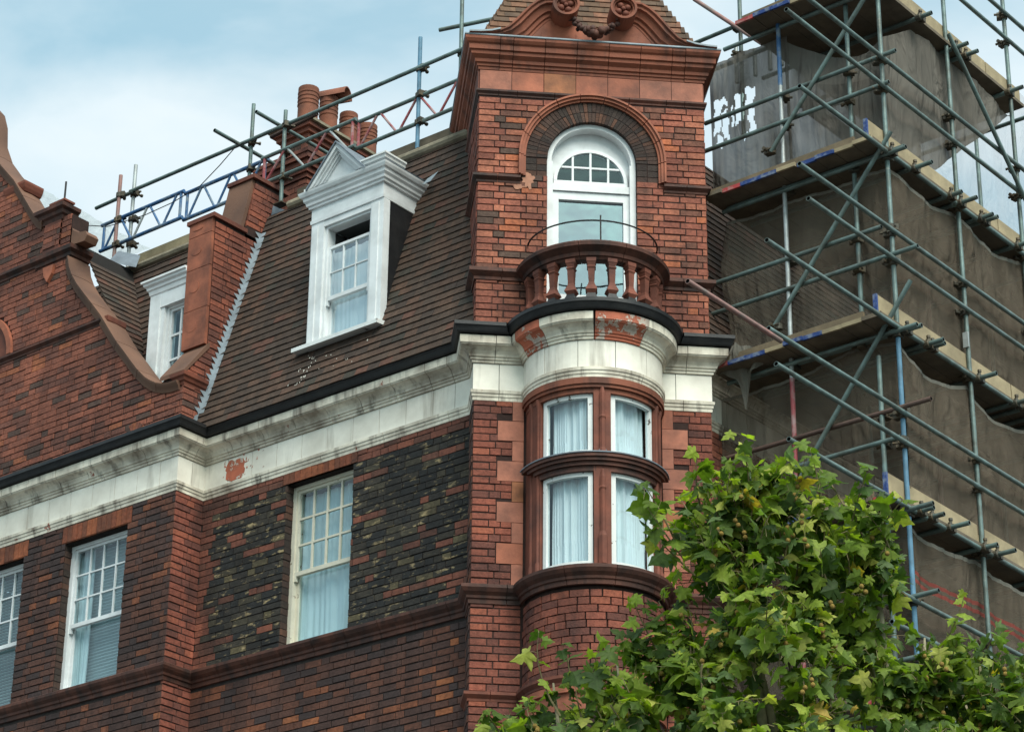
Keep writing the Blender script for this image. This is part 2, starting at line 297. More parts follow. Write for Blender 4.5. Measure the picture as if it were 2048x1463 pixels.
def blocks(name, path, prof, mat, parent, step, smooth=False, start=0, jit=.0, mats=None):
    Ltot = plen(path); k = max(1, round(Ltot/step)); st = [start+(Ltot-start)*i/k for i in range(k+1)]; res = []
    if start: st = [0]+st
    P = [Vector(p) for p in path]; cum = 0                  # keep joints away from the corners
    for i in range(1, len(P)-1):
        d0, d1 = (P[i]-P[i-1]), (P[i+1]-P[i]); cum += d0.length
        if d0.normalized().dot(d1.normalized()) < .9: st = [v if not (0 < j < len(st)-1 and abs(v-cum) < .13) else cum+.2*(1 if v >= cum else -1) for j, v in enumerate(st)]
    st = sorted(st)
    for a, b in zip(st, st[1:]):
        m = MB(); j = random.uniform(-jit, jit); sweep(m, path, [(o+(j if o > .004 else 0), z) for o, z in prof], a, b, gap=.006)
        res.append(m.build(name, random.choice(mats) if mats else mat, parent, smooth))
    return res
# ------------------------------------------------------------------ bricks
BR_L, BR_H, JT = .215, .065, .010
def shade(c, v): return tuple(min(1, x*v) for x in c)
PAL = {
 'tower': [((170, 100, 80), 5), ((158, 90, 74), 5), ((146, 82, 68), 3.5), ((122, 76, 64), 2.4), ((184, 102, 72), 1.0), ((94, 70, 62), 1.0)],
 'drum': [((142, 76, 62), 5), ((128, 70, 58), 4), ((112, 64, 56), 3), ((152, 82, 64), 1.5)],
 'gable': [((148, 84, 68), 5), ((136, 78, 64), 4), ((120, 72, 62), 3), ((162, 92, 66), .9), ((88, 64, 58), 1.6)],
 'sooty': [((92, 58, 50), 5), ((80, 54, 50), 5), ((104, 62, 50), 4), ((66, 50, 50), 3), ((134, 76, 54), 1.2), ((156, 90, 60), .35)],
 'stock': [((50, 47, 44), 6), ((42, 42, 42), 6), ((60, 55, 48), 4), ((72, 66, 54), 2.0), ((96, 86, 64), .8)],
 'stockred': [((122, 70, 58), 4), ((104, 64, 54), 3), ((142, 80, 64), 1.4)],
 'ring': [((70, 50, 44), 5), ((58, 46, 42), 4), ((92, 60, 48), 2)],
 'orange': [((150, 82, 56), 4), ((134, 72, 52), 3), ((116, 66, 50), 2)],
 'fin': [((148, 80, 62), 5), ((132, 72, 58), 4), ((112, 64, 54), 2)],
 'tile': [((86, 66, 54), 5), ((78, 62, 52), 5), ((92, 68, 55), 3), ((72, 58, 50), 3), ((98, 66, 54), 1.2), ((66, 60, 52), 1.2)],
 'tiletop': [((118, 80, 62), 4), ((102, 74, 58), 4), ((128, 84, 66), 2), ((88, 66, 54), 2)],
}
PALC = {k: ([(lin(c)[0], lin(c)[1]*1.10, lin(c)[2]*1.04) if k not in ('tile', 'stock') else tuple(x*(.86 if k == 'tile' else 1) for x in lin(c)) for c, _ in v], [wt for _, wt in v]) for k, v in PAL.items()}
def pick(zone): i = random.choices(range(len(PALC[zone][0])), PALC[zone][1])[0]; return zone, i
class Bricks:
    """collects bricks of one house: the largest become objects, the rest one mesh"""
    def __init__(s): s.items = []; s.cur = None
    def put(s, fr, u0, u1, n0, n1, z0, z1, zone, rz):
        c = fr((u0+u1)/2, n0, z0); px, py = pix(fr((u0+u1)/2, n1, (z0+z1)/2))
        a = Vector(pix(fr(u0, n1, z0))); b = Vector(pix(fr(u1, n1, z0))); d = Vector(pix(fr(u0, n1, z1)))
        area = abs((b-a).cross(d-a)) if 10 < px < 2038 and 10 < py < 1450 and not (px > 1050 and py > 860) else 0
        s.items.append((area, fr, u0, u1, n0, n1, z0, z1, pick(zone), c, rz, s.cur))
_bm = {}
def brick_mesh(tint, mat='brick'):
    if (tint, mat) not in _bm:
        m = MB(); e = .04; z = .06; y = .25
        p = [(-.5, 0, 0), (.5, 0, 0), (.5, 0, 1), (-.5, 0, 1), (-.5, 1-y, 0), (.5, 1-y, 0), (.5, 1-y, 1), (-.5, 1-y, 1), (-.5+e*.5, 1, z), (.5-e*.5, 1, z), (.5-e*.5, 1, 1-z), (-.5+e*.5, 1, 1-z)]
        f = [(0, 1, 2, 3)]+[(i, (i+1) % 4, 4+(i+1) % 4, 4+i) for i in range(4)]+[(4+i, 4+(i+1) % 4, 8+(i+1) % 4, 8+i) for i in range(4)]+[(8, 9, 10, 11)]
        m.add(p, f, PALC[tint[0]][0][tint[1]]); _bm[(tint, mat)] = m.mesh('brick', mat)
    return _bm[(tint, mat)]
def emit(items, name, stuffname, parent_of, mat, root, limit=300):
    items.sort(key=lambda t: -t[0]); rest = {}; k = 0
    for area, fr, u0, u1, n0, n1, z0, z1, tint, c, rz, cur in items:
        mt = 'brick_stock' if tint[0] == 'stock' else mat
        if k < limit and area > 0 and rz is not None:
            inst(name, brick_mesh(tint, mt), cur or parent_of, c, rz, (u1-u0, n1-n0, z1-z0)); k += 1
        else:
            rest.setdefault(mt, MB()).box(fr, u0, u1, n0, n1, z0, z1, shade(PALC[tint[0]][0][tint[1]], random.uniform(.88, 1.12)))
    for mt, m in rest.items(): o = m.build(stuffname if mt == mat else 'stock_brickwork', mt, parent_of, fix=False); o['kind'] = 'stuff'
def rz_of(Nn): return math.atan2(Nn[1], Nn[0])-math.pi/2     # rotation that turns +y to the outward normal
def lay(store, fr, rz, z0, z1, spans, zone, course=.075, bond=True, proud=.008, zfun=None):
    k0 = math.ceil((z0-1e-6)/course); k = k0
    while (k+1)*course <= z1+.02:
        zb = k*course; zm = zb+BR_H/2
        for ua, ub in spans(zm):
            if ub-ua < .03: continue
            typ = k % 2; u = ua; i = 0
            off = (0 if typ == 0 else -.0565) if bond else random.uniform(-.1, 0)
            u = ua+off if off else ua
            while u < ub-.004:
                if typ == 0: ln = BR_L
                else: ln = BR_L if i % 2 == 0 else .1025
                if bond is False: ln = random.choice((BR_L, BR_L, .1025))
                a = max(u, ua); b = min(u+ln, ub)
                if ub-b < .045: b = ub
                if b-a > .02:
                    zn = zfun(a, zm) if zfun else zone
                    store.put(fr, a, b, -.025, proud+random.uniform(-.004, .005), zb+random.uniform(-.0015, .0015), zb+BR_H+random.uniform(-.0015, .0015), zn, rz)
                u = max(u+ln, b)+JT; i += 1
        k += 1
def minus(spans, holes):                    # interval subtraction
    r = list(spans)
    for h0, h1 in holes:
        n = []
        for a, b in r:
            if h1 <= a or h0 >= b: n.append((a, b)); continue
            if h0-a > .01: n.append((a, h0))
            if b-h1 > .01: n.append((h1, b))
        r = n
    return r
def wall_core(mb, fr, u0, u1, z0, z1, holes, depth=.22):
    """flat mortar face with rectangular openings and their reveals"""
    us = sorted({u0, u1, *[h[0] for h in holes], *[h[1] for h in holes]}); zs = sorted({z0, z1, *[h[2] for h in holes], *[h[3] for h in holes]})
    for a, b in zip(us, us[1:]):
        for c, d in zip(zs, zs[1:]):
            um, zm = (a+b)/2, (c+d)/2
            if any(h[0] < um < h[1] and h[2] < zm < h[3] for h in holes): continue
            mb.quad(fr(a, 0, c), fr(b, 0, c), fr(b, 0, d), fr(a, 0, d))
    for a, b, c, d in holes:
        mb.quad(fr(a, 0, c), fr(a, 0, d), fr(a, -depth, d), fr(a, -depth, c)); mb.quad(fr(b, 0, c), fr(b, 0, d), fr(b, -depth, d), fr(b, -depth, c))
        mb.quad(fr(a, 0, d), fr(b, 0, d), fr(b, -depth, d), fr(a, -depth, d)); mb.quad(fr(a, 0, c), fr(b, 0, c), fr(b, -depth, c), fr(a, -depth, c))
# ------------------------------------------------------------------ ground
m = MB(); m.quad((-900, -900, 0), (900, -900, 0), (900, 900, 0), (-900, 900, 0)); tag(m.build('ground', 'asphalt'), kind='structure')
m = MB(); m.hexa([(-60, 14.2, .004), (-9.9, 14.2, .004), (-9.9, 70, .004), (-60, 70, .004), (-60, 14.2, .12), (-9.9, 14.2, .12), (-9.9, 70, .12), (-60, 70, .12)]); tag(m.build('pavement', 'paving'), kind='structure')
m = MB(); m.box(frame((0, 14.2), (1, 0), (0, -1)), -60, -9.75, 0, .15, .004, .125); m.box(frame((-9.9, 0), (0, 1), (1, 0)), 14.2, 70, 0, .15, .004, .125); tag(m.build('kerb', 'kerb'), kind='structure')
# ================================================================== corner house
corner = thing('corner_house', (-15.5, 19.5, .12), 'red brick corner house with canted turret, white cornice band and brown tiled mansard', 'house')
CB = Bricks(); CT = []
KM = 13.709                                 # mansard plane: y = KM + .309 z
def ym(z): return KM+.309*z
# --- walls
WX0, WX1, WZ0, WZ1 = -17.60, -16.655, 10.10, 11.93      # middle window opening
DW = .465; ZS = 14.83                       # turret door half width and arch springing
m = MB(); wall_core(m, FM, XP, -15.06, .12, 12.86, [(WX0, WX1, WZ0, WZ1)]); midwall = m.build('wall', 'mortar_dark', corner)
m = MB(); wall_core(m, FRT, 19.5, 32, .12, 12.86, []); sidewall = m.build('wall', 'mortar_dark', corner); sidewall['label'] = 'side street wall behind the scaffold'
m = MB()
wall_core(m, FT, -1.18, 1.18, 12.7, 16.1, [(-DW-.005, DW+.005, 12.82, ZS+.48)])
m2 = MB()
for fr in (FTL, FTR): m.quad(fr(0, 0, 12.7), fr(2.4, 0, 12.7), fr(2.4, 0, 16.2), fr(0, 0, 16.2))
m.quad(FTL(2.4, 0, 12.7), FTR(2.4, 0, 12.7), FTR(2.4, 0, 16.2), FTL(2.4, 0, 16.2))
for fr in (FTL, FTR): m.quad(fr(0, 0, .12), fr(.4, 0, .12), fr(.4, 0, 12.75), fr(0, 0, 12.75))
for a0, a1 in ((-1.18, -.62), (.62, 1.18)): m.quad(FT(a0, 0, .12), FT(a1, 0, .12), FT(a1, 0, 12.75), FT(a0, 0, 12.75))
tower = m.build('turret_wall', 'mortar', corner)
# round the arch: cut the square top of the door hole with the ring below, wall plane above springing is filled by the ring
CB.cur = midwall
# --- middle wall bricks
def mid_spans(z): return minus([(XP+.012, -15.10)], [(WX0, WX1)] if WZ0 < z < WZ1+.02 else [])
def mid_zone(u, z):
    if z < 9.98 or z > 11.93: return 'sooty' if z < 9.98 else 'stockred'
    k = int(round(z/.075))
    if (k % 6 == 0 and random.random() < .62) or u < XP+.1 or random.random() < .06: return 'stockred'
    return 'stock'
lay(CB, FM, rz_of((0, -1)), 8.3, 9.93, mid_spans, 'sooty', zfun=mid_zone)
lay(CB, FM, rz_of((0, -1)), 10.12, 12.06, lambda z: minus(mid_spans(z), [(WX0-.06, WX1+.06)] if z > 11.9 else []), 'stock', bond=False, zfun=mid_zone)
n = 13
for i in range(n):                          # soldier lintel
    a = WX0-.05+(WX1-WX0+.1)*i/n; CB.put(FM, a+.003, a+(WX1-WX0+.1)/n-.003, -.03, .012+random.uniform(-.002, .003), 11.93, 12.05, 'orange', rz_of((0, -1)))
# reveal bricks at the left jamb
FRV = frame((WX0, 0), (0, 1), (1, 0))
lay(CB, FRV, 0, WZ0, WZ1, lambda z: [(YM-.005, YM+.115)], 'ring', proud=.004)
# --- turret bricks
CB.cur = tower
def hood(z, r): return DW if z < 14.60 else (r if z < ZS else (math.sqrt(max(0, r*r-(z-ZS)**2)) if z-ZS < r else 0))
lay(CB, FT, rz_of(-TB), 12.80, 15.56, lambda z: minus([(-1.18, 1.18)], [(-hood(z, .73), hood(z, .73))] if hood(z, .73) > .01 else []), 'tower')
def low_spans(z):
    k = int((z-10.13)/.225); wq = .95 if k % 2 else .80
    return [(-1.18, -wq), (wq-.0, 1.18)] if 10.13 < z < 12.06 else [(-1.18, -.70), (.70, 1.18)]
lay(CB, FT, rz_of(-TB), 8.3, 9.96, low_spans, 'drum'); lay(CB, FT, rz_of(-TB), 10.12, 12.06, low_spans, 'drum')
lay(CB, FTL, rz_of(-TA), 8.3, 9.96, lambda z: [(0.012, .35)], 'sooty'); lay(CB, FTL, rz_of(-TA), 10.12, 12.06, lambda z: [(.012, .35)], 'sooty')
lay(CB, FTL, rz_of(-TA), 12.80, 15.56, lambda z: [(.012, 2.3)], 'drum')
lay(CB, FTR, rz_of(TA), 8.3, 15.56, lambda z: [(.012, .36 if z < 12.8 else 1.6)], 'drum')
CB.cur = sidewall; lay(CB, FRT, rz_of((1, 0)), 9.9, 12.06, lambda z: [(19.56, 23.5)], 'gable')
# --- arch ring: radial bricks and soot
FTZ = lambda t, r: (r*math.sin(t), ZS+r*math.cos(t))
mr = MB(); nv = 44
for i in range(nv):
    t0 = -math.pi/2+math.pi*i/nv+.005; t1 = -math.pi/2+math.pi*(i+1)/nv-.005
    for r0, r1 in ((.462, .572), (.58, .69)):
        c = shade(PALC['ring'][0][pick('ring')[1]], random.uniform(.8, 1.5)); q = random.uniform(.004, .01)
        mr.prism(FT, [FTZ(t0, r0), FTZ(t1, r0), FTZ(t1, r1), FTZ(t0, r1)], -.22, q, c)
for sgn in (-1, 1):
    z = 14.60
    while z < ZS-.03:
        for r0, r1 in ((.468, .57), (.58, .69)): mr.box(FT, sgn*r0, sgn*r1, -.22, random.uniform(.004, .009), z+.003, z+.07, shade(PALC['ring'][0][pick('ring')[1]], random.uniform(.8, 1.4)))
        z += .0745
ringo = mr.build('arch_ring', 'brick', tower); ringo['label'] = 'sooty double ring of radial arch bricks'; ringo['kind'] = 'stuff'
m = MB()                                    # solid behind the ring so no light leaks
k = 30
for i in range(k):
    t0 = -math.pi/2+math.pi*i/k; t1 = t0+math.pi/k; m.prism(FT, [FTZ(t0, .47), FTZ(t1, .47), FTZ(t1, .75), FTZ(t0, .75)], -.2, .002)
m.build('arch_core', 'mortar_dark', tower)
hd = tower                                  # hood mould pieces
for i in range(9):
    t0 = -math.pi/2+math.pi*i/9+.006; t1 = -math.pi/2+math.pi*(i+1)/9-.006; m = MB(); q = 5
    for j in range(q):
        a = t0+(t1-t0)*j/q; b = t0+(t1-t0)*(j+1)/q
        for r0, r1, nn in ((.69, .715, .03), (.715, .745, .055), (.745, .765, .075)): m.prism(FT, [FTZ(a, r0), FTZ(b, r0), FTZ(b, r1), FTZ(a, r1)], 0, nn)
    m.build('hood_mould', 'terracotta', hd, False)
for sgn in (-1, 1):
    m = MB()
    for r0, r1, nn in ((.69, .715, .03), (.715, .745, .055), (.745, .765, .075)): m.box(FT, sgn*r0, sgn*r1, 0, nn, 14.60, ZS-.005)
    m.build('hood_mould', 'terracotta', hd)
# patched render by the hood's foot
m = MB()
def blob(fr, cu, cz, ru, rz_, n0, seed, k=22):
    rr = random.Random(seed); pts = []
    for i in range(k):
        t = 2*math.pi*i/k; f = rr.uniform(.55, 1.15); pts.append((cu+ru*f*math.cos(t), cz+rz_*f*math.sin(t)))
    m.prism(fr, pts, .004, n0)
blob(FT, -.66, 14.55, .07, .10, .014, 1); blob(FT, -.76, 14.47, .07, .03, .013, 2); m.build('cement_patch', material('cement_patch', lin((168, 120, 98)), .9, .2, 20), tower)
# --- string courses
def band(z0, z1, e): h = z1-z0; return [(0, z0), (e*.3, z0+h*.05), (e*.35, z0+h*.3), (e*.7, z0+h*.5), (e, z0+h*.68), (e, z0+h), (0, z1+.012)]
tl_ = [tw(-1.18, 1.1), tw(-1.18, 0), tw(-.74, 0)]; tr_ = [tw(.74, 0), tw(1.18, 0), tw(1.18, 1.1)]
for p in (tl_, tr_): blocks('string_course', p, band(14.50, 14.585, .055), 'terracotta_black', tower, .42)
tl_ = [tw(-1.18, .95), tw(-1.18, 0), tw(-.52, 0)]; tr_ = [tw(.52, 0), tw(1.18, 0), tw(1.18, .95)]
for p in (tl_, tr_): blocks('string_course', p, band(13.375, 13.495, .075), 'terracotta_black', tower, .42)
top_path = [tw(-1.18, 2.35), tw(-1.18, 0), tw(1.18, 0), tw(1.18, 2.35)]
blocks('string_course', top_path, band(15.535, 15.60, .034), 'terracotta_black', tower, .39)
pr_ = [(0, 15.612), (.012, 15.612), (.012, 15.838), (0, 15.838)]
fr_path = [tw(-1.18, 0), tw(1.18, 0)]
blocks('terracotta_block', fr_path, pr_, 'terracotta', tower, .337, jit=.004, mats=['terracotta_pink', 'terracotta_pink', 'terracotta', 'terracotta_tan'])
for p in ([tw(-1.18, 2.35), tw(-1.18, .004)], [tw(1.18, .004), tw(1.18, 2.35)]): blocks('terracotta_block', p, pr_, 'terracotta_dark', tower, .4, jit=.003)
crn = [(0, 15.842), (.012, 15.845), (.016, 15.875), (.028, 15.88), (.032, 15.905), (.05, 15.915), (.055, 15.95), (.095, 15.985), (.10, 16.02), (.12, 16.03), (.125, 16.085), (.145, 16.10), (.165, 16.13), (.168, 16.16), (0, 16.17)]
for o in blocks('cornice_block', top_path, crn, 'terracotta', tower, .235*1.4, jit=.003, mats=['terracotta_sooty']): pass
m = MB(); sweep(m, top_path, [(0, 16.165), (.172, 16.162), (.178, 16.168), (.178, 16.182), (0, 16.2)]); m.build('lead_capping', 'lead_pale', tower)
# --- broken scroll pediment
ped = MB()
curve = [(-1.31, 16.185), (-1.2, 16.19), (-1.08, 16.205), (-.985, 16.235), (-.90, 16.29), (-.82, 16.385), (-.75, 16.475), (-.68, 16.56), (-.60, 16.635), (-.52, 16.68), (-.44, 16.69), (-.37, 16.68)]
pr2 = [(0, -.02), (0, .19), (.018, .19), (.03, .165), (.055, .165), (.065, .13), (.105, .105), (.115, .105), (.125, .075), (.155, .07), (.165, .05), (.185, .05), (.19, -.02)]
def scroll_band(mb, sgn):
    P = [Vector((sgn*a, z)) for a, z in curve]; k = len(pr2); vs = []
    for i, p in enumerate(P):
        d = (P[min(i+1, len(P)-1)]-P[max(i-1, 0)]).normalized(); nd = Vector((d.y, -d.x))*sgn; t = i/(len(P)-1)
        th = (.30 if t < .2 else .30+.9*min(1, (t-.2)/.25)) if t < .45 else 1.15
        for o, nn in pr2:
            q = p+nd*o*th; vs.append(FT(q.x, nn, q.y))
    n = len(P); fs = [(i*k+j, i*k+(j+1) % k, (i+1)*k+(j+1) % k, (i+1)*k+j) for i in range(n-1) for j in range(k)]+[tuple(range(k)), tuple(range(n*k-1, (n-1)*k-1, -1))]
    mb.add(vs, fs)
tymp = MB(); tymp.prism(FT, [(-.97, 16.17), (.97, 16.17), (.88, 16.29), (.74, 16.46), (.58, 16.6), (.3, 16.6), (.16, 16.42), (0, 16.34), (-.16, 16.42), (-.3, 16.6), (-.58, 16.6), (-.74, 16.46), (-.88, 16.29)], -.06, .045)
pedo = tymp.build('pediment', 'terracotta', corner)
for a in (-.36, .01, .37):
    m = MB(); m.box(FT, a-.18, a+.175, .04, .052, 16.175, 16.33 if a else 16.30); m.build('terracotta_block', 'terracotta', pedo)
for sgn in (-1, 1):
    m = MB(); scroll_band(m, sgn); m.build('scroll_moulding', 'terracotta_sooty', pedo, 'auto')
    m = MB()                                # lead on the outer foot
    for (a0, z0), (a1, z1) in zip(curve[:4], curve[1:4]): m.hexa([FT(sgn*a0, -.02, z0+.001), FT(sgn*a1, -.02, z1+.001), FT(sgn*a1, .20, z1+.001), FT(sgn*a0, .20, z0+.001), FT(sgn*a0, -.02, z0+.02), FT(sgn*a1, -.02, z1+.02), FT(sgn*a1, .20, z1+.02), FT(sgn*a0, .20, z0+.02)])
    m.build('lead_capping', 'lead_pale', pedo)
    # volute drum with rim, flower of lobes
    cu, cz = sgn*.305, 16.545; m = MB(); kk = 28
    def ring(r0, r1, n0, n1):
        for i in range(kk):
            a, b = 2*math.pi*i/kk, 2*math.pi*(i+1)/kk
            m.prism(FT, [(cu+r0*math.cos(a), cz+r0*math.sin(a)), (cu+r1*math.cos(a), cz+r1*math.sin(a)), (cu+r1*math.cos(b), cz+r1*math.sin(b)), (cu+r0*math.cos(b), cz+r0*math.sin(b))], n0, n1)
    ring(.118, .142, 0, .30); ring(.100, .120, 0, .275); ring(.0, .102, 0, .235)
    vol = m.build('volute', 'terracotta_sooty', pedo, 'auto')
    m = MB()
    def ball(u, n, z, r, sq=1):
        c = FT(u, n, z); seg = 8; rings_ = [(r*math.sin(math.pi*j/6), -r*sq*math.cos(math.pi*j/6)) for j in range(1, 6)]; m.lathe(c, rings_, seg)
    for j in range(4): t = 2*math.pi*j/4+.5; ball(cu+.055*math.cos(t), .235, cz+.055*math.sin(t), .04, .95)
    ball(cu, .26, cz, .026); m.build('rosette', 'terracotta_dark', vol, True) if False else m.build('rosette', 'terracotta_dark', pedo, True)
m = MB(); rr = random.Random(5)
def ball(u, n, z, r, sq=1):
    c = FT(u, n, z); m.lathe(c, [(r*math.sin(math.pi*j/6), -r*sq*math.cos(math.pi*j/6)) for j in range(1, 6)], 8)
for i in range(-9, 10):
    t = i/9; u = t*.26; z = 16.25+.19*t*t; rr_ = .055-.028*abs(t)
    for _ in range(4): ball(u+rr.uniform(-.02, .02), .20+rr.uniform(-.03, .05), z+rr.uniform(-.03, .03), rr_*rr.uniform(.5, .95), rr.uniform(.8, 1.2))
m.build('garland', 'terracotta_black', pedo, True)
# --- turret roof: tiled pyramid
def tiles(store, org, U, V, Nn, spans, h0, h1, zone, wid=.168, exp_=.098, t=.013):
    """courses of plain tiles on a sloping plane: org + U u + V h"""
    org, U, V, Nn = Vector(org), Vector(U), Vector(V), Vector(Nn); k = 0; h = h0
    rot = Matrix((U, V, Nn)).transposed().to_4x4()
    while h < h1:
        top = min(h+exp_*1.35, h1+.02)
        for ua, ub in spans(h+.04):
            u = ua-(wid/2 if k % 2 else 0)
            while u < ub:
                a, b = max(u, ua)+.001, min(u+wid, ub)-.001
                if b-a > .02:
                    lift = .017+random.uniform(0, .004); zz = random.uniform(-.003, .003)
                    p = [org+U*a+V*(h+zz)+Nn*lift, org+U*b+V*(h+zz)+Nn*lift, org+U*b+V*top+Nn*.002, org+U*a+V*top+Nn*.002]
                    q = [v+Nn*t for v in p]; px, py = pix(q[0]); x1 = Vector(pix(q[1]))-Vector((px, py)); y1 = Vector(pix(q[3]))-Vector((px, py))
                    ar = abs(x1.cross(y1)) if 10 < px < 2030 and 8 < py < 1450 else 0
                    store.append((ar, p+q, pick(zone)))
                u += wid
        h += exp_; k += 1
def emit_tiles(items, parent, limit=300):
    items.sort(key=lambda t: -t[0]); rest = MB()
    for i, (ar, p, tint) in enumerate(items):
        col = shade(PALC[tint[0]][0][tint[1]], random.uniform(.85, 1.15))
        if i < limit and ar > 0:
            m = MB(); m.hexa(p, col); m.build('roof_tile', 'tile', parent)
        else: rest.hexa(p, col)
    o = rest.build('tiling', 'tile', parent, fix=False); o['kind'] = 'stuff'
ZB, ZA, HW = 16.17, 19.0, 1.20
apex = Vector((*tw(0, 1.2), ZA)); cs = [Vector((*tw(a, b), ZB)) for a, b in ((-HW, 0), (HW, 0), (HW, 2.4), (-HW, 2.4))]
m = MB(); m.add([*cs, apex], [(0, 1, 4), (1, 2, 4), (2, 3, 4), (3, 0, 4)]); spire = m.build('turret_roof', 'tile_bed', corner)
TR = []
for i in range(2):
    a, b = (cs[0], cs[1]) if i == 0 else (cs[3], cs[0]); U = (b-a).normalized(); mid = (a+b)/2; V = (apex-mid).normalized(); Nn = U.cross(V); H = (apex-mid).length
    tiles(TR, mid, U, V, Nn, lambda h: [(-HW*(1-h/H), HW*(1-h/H))], 0, H*.97, 'tiletop')
emit_tiles(TR, spire, 70)
# --- mansard
MT = Vector((0, .309, 1)).normalized(); MN = Vector((0, -1, .309)).normalized()
zb, zt = 12.78, 15.86; Hm = (zt-zb)*math.sqrt(1+.309**2)
def hz(h): return zb+h/math.sqrt(1+.309**2)
def tower_x(z): return -14.0173-2*1.18*S2-(ym(z)-18.4531)+.06
DX0, DX1 = -17.36, -16.32
def man_spans(h):
    z = hz(h); sp = [(XP+.02, tower_x(z))]
    return minus(sp, [(DX0+.02, DX1-.02)] if 13.38 < z < 15.2 else [])
def bed(mb, x0, x1, hx0, hx1, hz0, hz1):
    for a, b, c, d in ((x0, hx0, zb, zt), (hx1, x1, zb, zt), (hx0, hx1, zb, hz0), (hx0, hx1, hz1, zt)):
        if b-a > .01: mb.quad((a, ym(c), c), (b, ym(c), c), (b, ym(d), d), (a, ym(d), d))
m = MB(); bed(m, XP, -14.9, DX0+.03, DX1-.03, 13.40, 15.2); m.quad((XP, ym(zt), zt), (-15.6, ym(zt), zt), (-14.3, 27, zt+.3), (XP, 27, zt+.3)); m.add([(-15.6, ym(zt), zt), (-14.25, 19.95, zt), (-14.3, 27, zt+.3)], [(0, 1, 2)])
mans = m.build('mansard_roof', 'tile_bed', corner); mans['label'] = 'steep brown tiled mansard slope'
MTL = []; tiles(MTL, (0, ym(zb), zb), (1, 0, 0), MT, MN, man_spans, 0, Hm-.05, 'tile'); emit_tiles(MTL, mans, 230)
# right hand mansard behind the scaffold
def xm(z): return TC.x-(ym(z)-TC.y)
m = MB(); m.quad((xm(zb), 19.3, zb), (xm(zb), 32, zb), (xm(zt), 32, zt), (xm(zt), 19.3, zt)); sr = m.build('mansard_roof', 'tile_bed', corner); sr['label'] = 'tiled mansard slope behind the scaffold netting'
ST = []; tiles(ST, (xm(zb), 0, zb), (0, 1, 0), Vector((-.309, 0, 1)).normalized(), Vector((1, 0, .309)).normalized(), lambda h: [(19.45, 25)], 0, Hm-.05, 'tile'); emit_tiles(ST, sr, 0)
# lead roll and boards at the head of the mansard
m = MB(); yz = ym(zt)
m.path([(XP+.36, yz-.03, zt+.01), (-15.75, yz-.03, zt+.01)], .055, 10); m.box(frame((0, yz), (1, 0), (0, -1)), XP+.34, -15.75, -.1, .03, zt-.16, zt-.02); m.build('lead_roll', 'lime', mans)
# --- lead stepped flashing up the party wall
m = MB(); k = 34
for i in range(k):
    h0 = .25+i*(Hm-.55)/k; h1 = h0+(Hm-.55)/k*1.02
    p = lambda h, o: (XP+.018, ym(hz(h))-o*MN.y*0, hz(h))
    y0, z0, y1, z1 = ym(hz(h0)), hz(h0), ym(hz(h1)), hz(h1)
    m.add([(XP+.016, y0-.035, z0), (XP+.016, y1-.035, z1), (XP+.016, y1-.10-.03*(i % 3 == 0), z1-.01), (XP+.016, y0-.05, z0+.02)], [(0, 1, 2, 3)])
    m.add([(XP+.016, y0-.036, z0), (XP+.016, y1-.036, z1), (XP+.09, y1-.03, z1), (XP+.09, y0-.03, z0)], [(0, 1, 2, 3)])
m.build('stepped_flashing', 'lead_pale', mans)
m = MB(); m.add([(XP+.02, 17.60, 12.86), (XP+.02, 17.72, 12.84), (XP+.02, 17.74, 13.05), (XP+.02, 17.64, 12.98)], [(0, 1, 2, 3)]); m.build('stepped_flashing', 'lead_pale', mans)
# white splashes below the dormer
m = MB(); rr = random.Random(8)
for i in range(34):
    if i < 20: x = rr.gauss(-17.28, .035); h = .42-rr.random()*.42+.10; x += (h-.3)*.25
    else: x = rr.uniform(-17.5, -16.4); h = rr.uniform(.12, .55)
    a = rr.uniform(.004, .011); l = rr.uniform(.008, .035); q = Vector((x, ym(zb), zb))+MT*h+MN*.036
    m.add([q, q+Vector((a, 0, 0)), q+Vector((a*.8, 0, 0))+MT*l, q+Vector((-a*.2, 0, 0))+MT*l*.9], [(0, 1, 2, 3)])
m.build('paint_splash', 'faience', mans, fix=False)['kind'] = 'stuff'
# --- entablature: path of the corner house
path = [(XP+.001, YM), (tw(-1.18, .35)[0], YM), tw(-1.18, 0), tw(-.68, 0)]+arc(.68)[1:-1]+[tw(.68, 0), tw(1.18, 0), (XR, tw(1.18, .35)[1]), (XR, 25.0)]
def entablature(parent, path, dz=0, step=.46, split=True):
    bed = MB(); sweep(bed, path, [(-.1, 12.05+dz), (.006, 12.05+dz), (.006, 12.45+dz), (.03, 12.5+dz), (.10, 12.58+dz), (.13, 12.69+dz), (-.1, 12.69+dz)]); b = bed.build('entablature', 'mortar_dark', parent)
    blocks('bed_moulding', path, [(0, 12.045), (.014, 12.05), (.016, 12.085), (.024, 12.09), (.026, 12.115), (.035, 12.125), (.037, 12.155), (0, 12.163)], 'faience_moulding', b, .9)
    blocks('frieze_block', path, [(0, 12.167), (.014, 12.167), (.014, 12.447), (0, 12.447)], 'faience', b, .36, jit=.0015)
    blocks('cornice_block', path, [(0, 12.45), (.03, 12.452), (.032, 12.478), (.045, 12.482), (.047, 12.505), (.06, 12.508), (.066, 12.53), (.085, 12.56), (.115, 12.585), (.145, 12.595), (.15, 12.605), (.158, 12.61), (.162, 12.69), (0, 12.70)], 'faience_moulding', b, step, jit=.003)
    return b
ent = entablature(corner, path)
